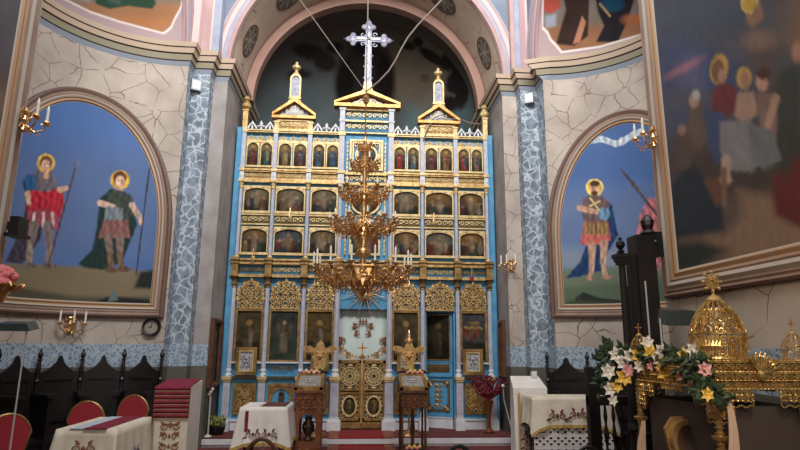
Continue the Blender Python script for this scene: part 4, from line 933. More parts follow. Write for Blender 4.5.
# ================================================================ CHANDELIER
hx=float(aY(364,200,6.6)[0]); HY=6.6; zh=lambda y:zY(364,y,HY)
ch=empty('chandelier',(hx,HY,zh(298)),0,'huge many-tiered brass filigree chandelier with white candles before the icon screen','chandelier')
Z0=zh(298)
def L_(y): return zh(y)-Z0
m=MB().lathe([(.01,L_(297)),(.035,L_(294)),(.075,L_(288)),(.06,L_(281)),(.03,L_(276)),(.04,L_(268)),(.05,L_(262)),(.02,L_(258)),(.10,L_(255)),(.07,L_(250)),(.035,L_(246)),(.085,L_(240)),(.07,L_(234)),(.03,L_(230)),(.04,L_(222)),(.02,L_(216)),(.05,L_(208)),(.03,L_(203)),(.02,L_(195)),(.05,L_(188)),(.02,L_(180)),(.05,L_(172)),(.02,L_(165)),(.05,L_(158)),(.02,L_(153)),(.045,L_(147)),(.015,L_(141)),(.02,L_(137))],n=16)
m.build('stem',BRASS,ch,world=False,smooth=True)
MB().tube([(0,0,L_(138)),(0,0,L_(92))],.009,5).build('hanging_rod',DGOLD,ch,world=False)
MB().lathe([(.005,L_(95)),(.05,L_(98)),(.03,L_(103)),(.01,L_(105))],n=8).build('hook_rosette',BRASS,ch,world=False)
MB().tube([(0,0,L_(92)),(0,0,7.5)],.008,5).build('chain',WIRE,ch,world=False)
# tiers: y of rim, radius, arms, drop, candle height
TI=[(270,.565,14,.16,.15),(222,.40,12,.11,.05),(191,.30,10,.09,.05),(163,.18,8,.07,.04),(146,.09,6,.05,.0)]
for ti,(py,R,n,dp,chh) in enumerate(TI):
    z=L_(py); a_=MB(); k=R/.55
    a_.tube([(.03,0,z-.02),(R*.3,0,z-dp*.9),(R*.6,0,z-dp),(R*.85,0,z-dp*.5),(R,0,z),],[.014*k+.004]*4+[.01],5)
    def sp(x,zz,r,a0,d,t): 
        pts=[];rs=[]
        for i in range(11): u=i/10; a=a0+d*2*pi*1.2*u; q=r*(1-.8*u); pts.append((x+q*cos(a),0,zz+q*sin(a))); rs.append(t*(1-.4*u))
        a_.tube(pts,rs,4)
    sp(R*.45,z-dp*.3,R*.16,0,1,.009); sp(R*.75,z-dp*.1,R*.12,pi,-1,.008); sp(R*.62,z-dp*1.35,R*.11,1,1,.008); sp(R*.9,z-dp*.9,R*.09,2,-1,.007); sp(R*.25,z-dp*1.2,R*.12,1,-1,.009)
    for q in range(9):
        x=R*(.15+.095*q); zz=z-dp*(.9 if q%2 else .4)
        for sg in (1,-1):
            L=.05*k+.02; a=.6*sg+q; dx=cos(a)*L; dy=sg*L*.55; dz=sin(a)*L*.8
            a_.add([(x,0,zz),(x+dx*.5,dy,zz+dz*.5+.012),(x+dx,dy*.6,zz+dz),(x+dx*.5,dy*.2,zz+dz*.5-.012)],[(0,1,2,3)])
    # hanging palmette below rim
    for q in range(5): a=-pi/2+(q-2)*.45; a_.add([(R*.93,0,z-.01),(R*.93,.05*k*cos(a)-.01,z-.02+.05*sin(a)),(R*.93+.015,.09*(k+.2)*cos(a),z-.02+.10*(k+.2)*sin(a)),(R*.93,.05*k*cos(a)+.01,z-.02+.05*sin(a))],[(0,1,2,3)])
    a_.lathe([(.008,0),(.03*k+.01,.012),(.036*k+.01,.03),(.012,.03)],R,0,z,8)
    arm=a_.build('arm',BRASS,ch,world=False)
    cd=None
    if chh: 
        cd=MB().lathe([(.0115,0),(.0115,chh),(.013,chh+.003),(.003,chh+.02),(.001,chh+.035)],R,0,z+.03,8).build('candle',CANDLE,arm,world=False)
    for q in range(1,n):
        c2=arm.copy(); C.objects.link(c2); c2.parent=ch; c2.rotation_euler=(0,0,2*pi*q/n+.1*ti)
        if cd: d2=cd.copy(); C.objects.link(d2); d2.parent=c2
    arm.rotation_euler=(0,0,.1*ti)
    m=MB(); N=28
    for rr,zz in ((R*.98,z-.015),(R*.8,z-.05-dp*.35),(R*.5,z-dp*.75)):
        pts=[(rr*cos(2*pi*q/N),rr*sin(2*pi*q/N),zz) for q in range(N+1)]; m.tube(pts,.007*k+.003,4)
    for q in range(N*2 if R>.2 else N):
        a=pi*q/N*(1 if R>.2 else 2); rr=R*(.98 if q%2 else .8); zz=z-.03-(0 if q%2 else .04+dp*.35)
        m.sph(rr*cos(a),rr*sin(a),zz,.012*k+.006,5); 
        m.add([(rr*cos(a),rr*sin(a),zz),(rr*cos(a+.05),rr*sin(a+.05),zz-.03),(rr*cos(a),rr*sin(a),zz-.075*k-.02),(rr*cos(a-.05),rr*sin(a-.05),zz-.03)],[(0,1,2,3)])
    m.build('filigree_ring',BRASS,ch,world=False)
# two guy wires
hk=aY(366,92,HY)
for i,(q,lab,r_) in enumerate((((300,0),'thin straight wire slanting from chandelier hook up to left',.006),((437,0),'thick wavy cable slanting from chandelier hook up to right',.010))):
    e=aY(q[0],q[1],HY); d=(e-hk); pts=[hk+d*t for t in np.linspace(0,1.9,16)]
    if i: pts=[p+np.array([.05*sin(k*.9)*(k<9),0,-.07*sin(pi*min(1,k/9))]) for k,p in enumerate(pts)]
    tag(MB().tube(pts,r_,5).build('hanging_cable',WIRE),lab,'cable')
pts=[aY(x,y,9.72) for x,y in ((423,140),(428,128),(434,118),(441,115),(450,119),(460,119),(470,123),(479,124))]
tag(MB().tube(pts,.011,5).build('power_cable',WIRE),'loose grey cable curling over white cresting at right top of icon screen','cable')
# ================================================================ SCONCES
def sconce(px,py,loc,ang,n,label,k=1.,grp=None):
    """ang: outward direction"""
    t=empty('wall_sconce',loc,ang,label,'wall lamp')
    m=MB().lathe([(.02,-.14*k),(.05*k,-.12*k),(.02*k,-.06*k),(.05*k,0),(.02*k,.06*k),(.06*k,.1*k),(.01,.15*k)],.03,0,0,8,True,.6,1)
    for s in (1,-1):
        for z in (-.08,.02,.1): m.leaf(.0,0,0,0,.001,.001); m.tube([(.03,s*.03*k,z*k),(.04,s*.08*k,(z+.03)*k),(.03,s*.09*k,(z-.02)*k),(.03,s*.05*k,(z-.03)*k)],.01*k,4)
    m.build('back_plate',BRASS,t,world=False)
    for i in range(n):
        a=(i-(n-1)/2)*(.9 if n<4 else .6); L=.2*k; ex,ey=.03+L*cos(a),L*sin(a)*1.2
        m=MB().tube([(.03,0,-.05*k),(.03+(ex-.03)*.5,ey*.5,-.12*k),(.03+(ex-.03)*.9,ey*.9,-.08*k),(ex,ey,0)],.009*k+.002,5)
        m.lathe([(.01,0),(.04*k,.01),(.03*k,.025),(.01,.03)],ex,ey,0,8); 
        for q in range(5): b=q*1.26; m.add([(ex,ey,0),(ex+.03*k*cos(b),ey+.03*k*sin(b),.01),(ex+.06*k*cos(b+.2),ey+.06*k*sin(b+.2),-.015),(ex+.03*k*cos(b+.5),ey+.03*k*sin(b+.5),-.01)],[(0,1,2,3)])
        for q in range(3): m.tube([(.03+(ex-.03)*(.3+.2*q),ey*(.3+.2*q),-.1*k),(.03+(ex-.03)*(.4+.2*q),ey*(.35+.2*q),-.16*k),(.03+(ex-.03)*(.25+.2*q),ey*(.3+.2*q),-.15*k)],.007*k,4)
        ar=m.build('arm',BRASS,t,world=False)
        MB().lathe([(.013*k+.002,0),(.013*k+.002,.11*k),(.018*k,.12*k),(.015*k,.15*k),(.002,.19*k)],ex,ey,.03,8).build('candle',CANDLE,ar,world=False)
    return t
q=aX(16,120,-2.80); sconce(0,0,(-2.76,q[1],q[2]),0,2,'gilt two-candle sconce on mural frame at left edge',.72)
q=aX(658,138,2.74); sconce(0,0,(2.72,q[1],q[2]),pi,2,'gilt two-candle sconce beside ribbon mural on frame at right',.72)
def wallpt(px,py,line):
    best=None
    for a,b in zip(line,line[1:]):
        d=ray(px,py); ex,ey=b[0]-a[0],b[1]-a[1]; det=-d[0]*ey+ex*d[1]
        if abs(det)<1e-9: continue
        t=(-a[0]*ey+ex*a[1])/det; u=(d[0]*a[1]-a[0]*d[1])/det
        if t>0 and -1e-6<=u<=1+1e-6 and (best is None or t<best[0]):
            best=(t,O_+d*t,atan2(-ex,ey) )
    return best[1],best[2]
p_,a_=wallpt(70,324,lineL); nrm=atan2(cL[1]-p_[1],cL[0]-p_[0]); sconce(0,0,p_,nrm,3,'small three-candle sconce on plaster below the two-soldier mural',.8)
p_,a_=wallpt(512,265,lineR); sconce(0,0,p_,-pi*.75,3,'small three-candle sconce on right pier next to marbled strip',.7)
# clock
p_,a_=wallpt(152,327,lineL); nr=np.array([cL[0]-p_[0],cL[1]-p_[1],0]); nr/=np.linalg.norm(nr); ag=atan2(nr[1],nr[0])
t=empty('wall_clock',p_-np.array([0,0,.13]),ag,'small round wall clock with black rim below corner of left mural','clock')
def yz(m): return m.xf(lambda x,y,z:(z,y,x+.13))
yz(MB().lathe([(.09,.0),(.13,.01),(.125,.05),(.095,.04)],n=24,cap=False)).build('rim',BLACK,t,world=False)
yz(MB().lathe([(.1,.005),(.1,.015)],n=24)).build('dial',mat('clock_dial',rgb(150,138,128),.6),t,world=False)
MB().box(.018,.022,-.004,.004,.13,.19).build('minute_hand',BLACK,t,world=False); MB().box(.018,.022,-.04,.0,.126,.134).build('hour_hand',BLACK,t,world=False)
# small flood lights on the pilasters
for (px,py,line,lab) in ((195,87,lineL,'small square floodlight high on left marbled pilaster'),(530,100,lineR,'small square floodlight high on right marbled pilaster')):
    p_,a_=wallpt(px,py,line); s=1 if px<400 else -1
    ag=-pi/2+s*.5; t=empty('floodlight',p_-np.array([0,0,.09]),ag,lab,'floodlight')
    MB().box(.0,.03,-.02,.02,.03,.15).build('bracket',BLACK,t,world=False); MB().box(.03,.1,-.075,.075,0,.18).build('housing',mat('lamp_grey%d'%px,rgb(120,120,124),.4,.4),t,world=False); MB().box(.1,.104,-.055,.055,.025,.155).build('lens',STEEL,t,world=False)
# ================================================================ CHOIR STALLS
def stalls(c,r,a0,a1,n,label,dp=.46,name='choir_stall'):
    def PT(a,rr): return (c[0]+rr*cos(a),c[1]+rr*sin(a))
    q=PT((a0+a1)/2,r-.25); t=empty(name,(q[0],q[1],0),0,label,'choir stall'); N=14
    for i in range(n):
        b0=a0+(a1-a0)*i/n; b1=a0+(a1-a0)*(i+1)/n
        # back with shaped crest
        m=MB(); M=36; vs=[]
        for j in range(M+1):
            u=j/M; a=b0+(b1-b0)*u; d=abs(u-.5)
            z=1.235+.07*math.exp(-(d/.3)**4)+.09*math.exp(-(d/.13)**2)+(.055*(1-(d/.07)**2)**.5 if d<.07 else 0)+.02*math.exp(-((d-.5)/.06)**2)
            for rr in (r,r+.03): p=PT(a,rr); vs+=[(p[0],p[1],.1),(p[0],p[1],z)]
        fs=[]
        for j in range(M): q4=4*j; fs+=[(q4,q4+4,q4+5,q4+1),(q4+2,q4+3,q4+7,q4+6),(q4+1,q4+5,q4+7,q4+3)]
        m.add(vs,fs); bk=m.build('seat_back',WOOD,t)
        m=MB(); p=[PT(b0+(b1-b0)*u,r-.012) for u in (.18,.82)]; 
        for u0,u1,z0,z1 in ((.15,.85,.62,.66),(.15,.85,1.14,1.18),(.15,.2,.62,1.18),(.8,.85,.62,1.18)):
            A=PT(b0+(b1-b0)*u0,r); B=PT(b0+(b1-b0)*u1,r); A2=PT(b0+(b1-b0)*u0,r-.015); B2=PT(b0+(b1-b0)*u1,r-.015)
            m.xyextr([A,B,B2,A2],z0,z1)
        m.build('back_panel_moulding',WOOD,bk)
        MB().xyextr([PT(b0+.02,r),PT(b1-.02,r),PT(b1-.02,r-dp+.04),PT(b0+.02,r-dp+.04)],.42,.47).build('seat',WOOD,t)
        MB().xyextr([PT(b0+.02,r-dp+.08),PT(b1-.02,r-dp+.08),PT(b1-.02,r-dp+.06),PT(b0+.02,r-dp+.06)],.0,.42).build('front_board',WOOD,t)
    for i in range(n+1):
        a=a0+(a1-a0)*i/n; p=PT(a,r-.02); d=radians(1.0)
        MB().xyextr([PT(a-d,r),PT(a+d,r),PT(a+d*1.4,r-dp),PT(a-d*1.4,r-dp)],0,.95).build('arm_divider',WOOD,t)
        MB().xyextr([PT(a-2*d,r),PT(a+2*d,r),PT(a+3*d,r-dp-.03),PT(a-3*d,r-dp-.03)],.95,.99).build('arm_rest',WOOD,t)
        ps=MB().lathe([(.022,.99),(.022,1.1),(.035,1.13),(.02,1.16),(.026,1.3),(.02,1.38)],p[0],p[1],0,8).build('post',WOOD,t)
        MB().lathe([(.02,1.38),(.035,1.395),(.018,1.41),(.026,1.43),(.034,1.455),(.028,1.48),(.014,1.5),(.02,1.515),(.004,1.54)],p[0],p[1],0,8).build('finial',WOOD,ps)
stalls(cL,1.56,radians(84),radians(158.5),4,'row of dark carved choir stalls with turned finials along left curved wall')
stalls(cR,1.52,radians(94),radians(50),2,'row of dark carved choir stalls along right curved wall behind the crochet-covered table',.30)
# ================================================================ CHAIRS
def banquet_chair(px,py,Y,ztop,ang,label):
    q=aY(px,py,Y); k=ztop/.95
    t=empty('banquet_chair',(q[0],Y,0),ang,label,'chair','red banquet chairs in front of the left stalls')
    def E(h,w,z0,z1,y0,y1,m):
        pts=[(w*cos(2*pi*i/24)*(1 if sin(2*pi*i/24)>0 else .88),(z0+z1)/2+(z1-z0)/2*sin(2*pi*i/24)) for i in range(24)]; return m.extr(pts,y0,y1)
    E(0,.19,.50*k,.93*k,.19,.225,MB()).build('backrest',REDV,t,world=False)
    pts=[(.20*cos(2*pi*i/28)*(1 if sin(2*pi*i/28)>0 else .88),.207,.715*k+.225*k*sin(2*pi*i/28)) for i in range(29)]
    MB().tube(pts,.013,5).build('back_frame',DGOLD,t,world=False)
    m=MB().lathe([(.16,.43),(.21,.44),(.215,.48),(.17,.51),(.05,.515)],0,0,0,16); m.build('seat',REDV,t,world=False,smooth=True)
    for sx in (1,-1):
        MB().tube([(sx*.17,.17,0),(sx*.16,.18,.43),(sx*.17,.205,.6)],.012,5).build('leg',DGOLD,t,world=False)
        MB().tube([(sx*.18,-.17,0),(sx*.16,-.14,.43)],.012,5).build('leg',DGOLD,t,world=False)
banquet_chair(81,410,7.1,.94,.1,'red chair with gold-rimmed oval back, middle, behind left cloth table')
banquet_chair(126,405,7.6,.97,-.1,'red chair with oval back just left of the burgundy-draped stand')
banquet_chair(14,430,5.7,.96,.75,'red chair showing its seat at bottom left corner')
def bentwood(px,py,Y,w,label,m_=BROWN):
    q=aY(px,py,Y); zt=float(q[2]); t=empty('bentwood_chair',(q[0],Y,0),0,label,'chair')
    f=lambda k,h:[(w*k*cos(a),0.0,.45+(zt-.45)*h*max(0,sin(a))**.6) for a in np.linspace(0,pi,17)]
    MB().tube(f(1,1),.016,6).build('back_hoop',m_,t,world=False); MB().tube(f(.62,.82),.011,6).build('inner_hoop',m_,t,world=False)
    MB().lathe([(w*.9,.43),(w,.44),(w,.47),(w*.9,.48)],0,-w*.9,0,16).build('seat',m_,t,world=False)
    for sx in (1,-1):
        MB().tube([(sx*w,.06,0),(sx*w*.95,0,.45)],.015,6).build('leg',m_,t,world=False); MB().tube([(sx*w*.8,-w*1.6,0),(sx*w*.7,-w*1.4,.44)],.015,6).build('leg',m_,t,world=False)
bentwood(262,439,4.7,.145,'brown bentwood chair back in front of the embroidered white table')
bentwood(459,446,4.5,.13,'black bentwood chair back poking up at bottom, left of the white lectern',BLACK)
bentwood(588,447,4.6,.13,'black bentwood chair back at bottom edge below the crochet cloth',BLACK)
# ================================================================ TABLES AND CLOTHS
def table(x0,x1,y0,y1,z,label,m_=BROWN,name='table'):
    t=empty(name,((x0+x1)/2,(y0+y1)/2,0),0,label,'table')
    MB().box(x0,x1,y0,y1,z-.03,z).build('tabletop',m_,t); MB().box(x0+.04,x1-.04,y0+.04,y1-.04,z-.11,z-.03).build('apron',m_,t)
    for x in (x0+.05,x1-.05):
        for y in (y0+.05,y1-.05): MB().lathe([(.018,0),(.025,.1),(.02,.3),(.03,z-.12)],x,y,0,8).build('leg',m_,t)
def cloth(x0,x1,y0,y1,z,drop,flare,name,m_,label,cat='tablecloth',seed=0,fold=.012,corner=.08,parent=None):
    """top plus a hanging skirt with folds and longer corner points"""
    n=30; per=[]
    for i in range(n): per.append((x0+(x1-x0)*i/n,y0,0,-1,abs(i/n-.5)*2))
    for i in range(n): per.append((x1,y0+(y1-y0)*i/n,1,0,abs(i/n-.5)*2))
    for i in range(n): per.append((x1-(x1-x0)*i/n,y1,0,1,abs(i/n-.5)*2))
    for i in range(n): per.append((x0,y1-(y1-y0)*i/n,-1,0,abs(i/n-.5)*2))
    rows=10; N=4*n; vs=[];fs=[]; cx,cy=(x0+x1)/2,(y0+y1)/2
    for j in range(rows+1):
        u=j/rows
        for k,(x,y,nx,ny,e) in enumerate(per):
            f=e**6; o=.012+flare*u+fold*u*sin(k*.9+seed)+fold*.6*u*sin(k*2.3+seed*2)
            dx,dy=x-cx,y-cy; l=sqrt(dx*dx+dy*dy)
            ox=nx*(1-f)+dx/l*f*1.4; oy=ny*(1-f)+dy/l*f*1.4
            vs.append((x+ox*o*(1+.8*f),y+oy*o*(1+.8*f),z+.006-u*(drop+corner*f)+(.004 if j==0 else 0)))
    for j in range(rows):
        for k in range(N): fs.append((j*N+k,j*N+(k+1)%N,(j+1)*N+(k+1)%N,(j+1)*N+k))
    fs.append(tuple(range(N-1,-1,-1)))
    m=MB().add(vs,fs); o=m.build(name,m_,parent,smooth=False)
    for p in o.data.polygons: p.use_smooth=len(p.vertices)==4
    if label: tag(o,label,cat)
    skirt=lambda k,u:vs[int(round(u*rows))*N+k%N]
    return o,skirt,per
def addpart(m,name,mt,o):
    """part of a one-mesh thing: vertices are in world coordinates"""
    return m.build(name,mt,o)
# front-left table
z=.80; f1=aZ=lambda px,py,Z:O_+ray(px,py)*((Z-EYE)/ray(px,py)[2])
A=aZ(53,430,z); B=aZ(115,430,z); E_=aZ(148,418,z); x0,x1=float(A[0]),float(B[0]); y0,y1=float(A[1]),float(E_[1]); x0=max(x0,-2.78)
table(x0,x1,y0,y1,z,'table hidden under the cloth with burgundy runner at lower left')
o,sk,_=cloth(x0,x1,y0,y1,z,.62,.05,'tablecloth',CREAM,'cream cloth on lower left table, under the burgundy runner',seed=1)
w=x1-x0; rn=MB().box(x0+w*.45,x0+w*.86,y0-.03,y1+.01,z+.011,z+.017)
rn=tag(rn.build('table_runner',BURG),'burgundy striped runner lying on the lower left table','table runner')
addpart(MB().box(x0+w*.2,x0+w*.45,y0-.02,y1+.01,z+.0105,z+.016),'pale_stripe',mat('pale_blue_stripe',rgb(168,180,196),.9),rn)
m=MB(); 
for k in range(14): m.cbox(x0+w*(.12+.8*k/14),y0-.038,z-.03,w*.035,.006,.02)
addpart(m,'dashed_hem',BURG,o) if 0 else None
def embroid(o,cx,y,z,k=1.,m_=EMBR,axis='x'):
    m=MB()
    for s in (1,-1):
        m.spiral(cx+s*.05*k,y,z,.035*k,0 if s>0 else pi,1.1,s,.007*k); m.leaf(cx+s*.03*k,y,z+.03*k,pi/2-s*.7,.06*k,.016*k,.004); m.leaf(cx+s*.06*k,y,z-.02*k,-s*.3 if s>0 else pi+.3,.07*k,.016*k,.004)
    m.sph(cx,y,z+.01,.02*k,6); return m
addpart(embroid(o,(x0+x1)/2,y0-.045,z-.17,1.2),'flower_embroidery',EMBR,o)
m=embroid(o,0,0,0,1.).rotz(pi/2).xf(lambda x,y,zz:(x+x1+.05,y+y0+.45,zz+z-.28)); addpart(m,'side_embroidery',mat('dark_embroidery',rgb(70,60,70),.9),o)
# burgundy draped stand
Y0=7.0; xa=float(aY(156,400,Y0)[0]); xb=float(aY(190,400,Y0)[0]); zt=zY(175,387,Y0)
t=empty('draped_stand',((xa+xb)/2,Y0+.25,0),0,'tall white-sided stand whose front is draped with gathered burgundy bands','lectern')
m=MB().add([(xa,Y0,0),(xb,Y0,0),(xb,Y0+.5,0),(xa,Y0+.5,0),(xa,Y0,zt),(xb,Y0,zt),(xb,Y0+.5,zt+.05),(xa,Y0+.5,zt+.05)],[(0,1,5,4),(1,2,6,5),(2,3,7,6),(3,0,4,7),(4,5,6,7)]); m.build('white_cover',CLOTH,t)
MB().add([(xa-.01,Y0-.02,zt+.01),(xb+.005,Y0-.02,zt+.01),(xb-.01,Y0+.5,zt+.065),(xa-.01,Y0+.5,zt+.065)],[(0,1,2,3)]).build('burgundy_top',BURG,t)
zb=zY(175,419,Y0); vs=[];fs=[]; rows=40
for j in range(rows+1):
    u=j/rows; zz=zt+.01-(zt-zb)*u; o_=.02+.022*abs(sin(u*pi*7))
    vs+=[(xa-.012,Y0,zz),(xa-.012,Y0-o_,zz),(xb-.0,Y0-o_,zz),(xb-.0,Y0,zz)]
for j in range(rows):
    for q in range(3): a=4*j+q; fs.append((a,a+1,a+5,a+4))
MB().add(vs,fs).build('gathered_bands',BURG,t)
m=MB()
for k in range(7): zz=zt-(zt-zb)*(k+.85)/7; m.box(xa-.01,xb,Y0-.032,Y0-.02,zz,zz+.006)
m.build('gold_piping',PGOLD,t)
MB().box(xa-.01,xb,Y0-.015,Y0-.002,.05,zb+.01).build('embroidered_panel',CREAM,t)
m=MB(); xc=(xa+xb)/2
for k in range(4):
    for s in (1,-1): m.spiral(xc+s*.06,Y0-.02,zb-.07-k*.11,.045,0 if s>0 else pi,1.2,s*(1 if k%2 else -1),.009); m.leaf(xc+s*.05,Y0-.02,zb-.07-k*.11,pi/2-s*.9,.08,.02)
    m.leaf(xc,Y0-.02,zb-.1-k*.11,pi/2,.06,.02)
m.box(xc-.035,xc+.035,Y0-.025,Y0-.015,zb-.06,zb-.045).box(xc-.006,xc+.006,Y0-.025,Y0-.015,zb-.1,zb-.02); m.build('dark_vine_embroidery',EMBR,t)
m=MB()
for k in range(26): m.cbox(xa+.005,Y0-.02,.06+k*.03,.016,.012,.02)
m.build('gold_braid',FRINGE,t)
# middle-left table
z=zY(264,408,7.25)
A=aZ(242,408,z); B=aZ(286,408,z); E_=aZ(293,402,z); x0,x1,y0,y1=float(A[0]),float(B[0]),float(A[1]),min(float(E_[1]),7.85)
table(x0,x1,y0,y1,z,'brown table under the white cloth with flower embroidery, left of carved lectern')
o,sk,_=cloth(x0,x1,y0,y1,z,.40,.045,'tablecloth',CLOTH,'white cloth with flower embroidery and gold fringe left of carved lectern',seed=3,corner=.06,fold=.016)
w=x1-x0
for dx in (.3,.66): addpart(embroid(o,x0+w*dx,y0-.062,z-.30,1.0),'flower_embroidery',mat('maroon_embroidery',rgb(112,52,48),.9) if 'maroon_embroidery' not in MATS else MATS['maroon_embroidery'],o)
def fringe(sk,k0,k1,h):
    vs=[]
    for k in range(k0,k1+1):
        p=sk(k,1.0); vs+=[(p[0],p[1]-.008,p[2]+.012),(p[0],p[1]-.008,p[2]-h*(1 if k%2 else .6))]
    return MB().add(vs,[(2*i,2*i+1,2*i+3,2*i+2) for i in range(k1-k0)])
m=fringe(sk,0,60,.035)
addpart(m,'gold_fringe',FRINGE,o)
tag(MB().box(x0+w*.42,x1-.01,y0+.05,y1-.06,z+.011,z+.018).build('table_mat',mat('maroon_mat',rgb(92,52,50),.9)),'dark maroon mat on right half of the white table','mat')
tag(MB().box(x0+w*.02,x0+w*.38,y0+.05,y0+.4,z+.011,z+.022).build('folded_napkin',CLOTH),'folded pale cloth on left half of the white table','cloth')
tag(MB().box(x0+w*.1,x0+w*.17,y0-.055,y0-.035,z-.27,z-.03).build('hanging_ribbon',BURG),'short burgundy ribbon hanging on front of the white table','ribbon')
# right white lectern
def stand_cloth(pts,label,cat): pass
Yf,Yb=7.97,8.4; zf=zY(530,388,Yf); zb=zY(525,376,Yb); xs=[float(aY(*q)[0]) for q in ((513,388,Yf),(547,388,Yf),(538,376,Yb),(510,376,Yb))]
t=empty('draped_lectern',((xs[0]+xs[1])/2,Yf+.25,0),0,'tall lectern wholly draped in white cloth with gold braid, left of crochet table','lectern')
fr=[(xs[0],Yf,zf),(xs[1],Yf,zf),(xs[2],Yb,zb),(xs[3],Yb,zb)]
bt=[(xs[0]+.01,Yf-.03,.06),(xs[1]-.0,Yf-.03,.06),(xs[2]+.02,Yb,.06),(xs[3]-.02,Yb,.06)]
vs=[];fs=[];n=16
for j in range(9):
    u=j/8
    for s in range(4):
        for i in range(n):
            v=i/n; a=np.array(fr[s])*(1-v)+np.array(fr[(s+1)%4])*v; b=np.array(bt[s])*(1-v)+np.array(bt[(s+1)%4])*v; p=a*(1-u)+b*u; p[1]-=.012*u*sin(i*1.7+s) if s in(0,2) else 0; p[0]+=.012*u*sin(i*1.7) if s in (1,3) else 0; vs.append(tuple(p))
N=4*n
for j in range(8):
    for k in range(N): fs.append((j*N+k,j*N+(k+1)%N,(j+1)*N+(k+1)%N,(j+1)*N+k))
fs.append(tuple(range(N-1,-1,-1))); MB().add(vs,fs).build('white_drape',CLOTH,t)
m=MB()
for k in range(40): m.cbox(xs[0]+.07,Yf-.03-.005*k/40,zf-.08-k*.023,.035,.012,.018)
m.build('gold_braid',FRINGE,t)
m=MB(); 
for k in range(3): m.v+=embroid(None,xs[0]+.2,Yf-.045,.42-.11*k,1.1).v; e=embroid(None,0,0,0); n_=len(e.v); m.f+=[tuple(i+k*n_ for i in f) for f in e.f]
m.build('flower_embroidery',MATS['maroon_embroidery'],t)
tag(MB().cbox(xs[2]-.08,Yb-.06,zb-.02,.07,.07,.09).build('white_box',WHITE),'tiny white box standing on back of the white-draped lectern','box')
# crochet table
zt=zY(560,398,7.45); yF=7.45; x0=float(aZ(534,398,zt)[0]); x1=x0+1.0; y1=7.88
table(x0,x1,yF,y1,zt,'table under cream cloth and crochet lace at right of the white lectern')
o,sk,_=cloth(x0,x1,yF,y1,zt,.34,.03,'tablecloth',CREAM,'cream cloth with red flower embroidery over crochet lace at right',seed=5,corner=.12)
addpart(embroid(None,x0+.28,yF-.05,zt-.22,1.2),'flower_embroidery',MATS['maroon_embroidery'],o); addpart(embroid(None,x0+.55,yF-.05,zt-.20,1.2),'flower_embroidery',MATS['maroon_embroidery'],o)
m=fringe(sk,0,30,.035)
addpart(m,'gold_fringe',FRINGE,o)
m=MB(); yl=yF-.015; z0,z1=.2,.6; nx,nz=22,11; 
for i in range(nx+1): x=x0-.02+(x1-x0+.04)*i/nx; m.box(x-.006,x+.006,yl-.004,yl,z0,z1)
for j in range(nz+1): zz=z0+(z1-z0)*j/nz; m.box(x0-.02,x1+.02,yl-.005,yl+.001,zz-.005,zz+.005)
for i in range(nx):
    for j in range(nz):
        if (i+j)%2==0 or j%4==0: x=x0-.02+(x1-x0+.04)*(i+.5)/nx; zz=z0+(z1-z0)*(j+.5)/nz; m.box(x-.02,x+.02,yl-.003,yl-.001,zz-.014,zz+.014)
tag(m.build('lace_cloth',LACE),'white crochet lace skirt hanging below the cream cloth','lace cloth')
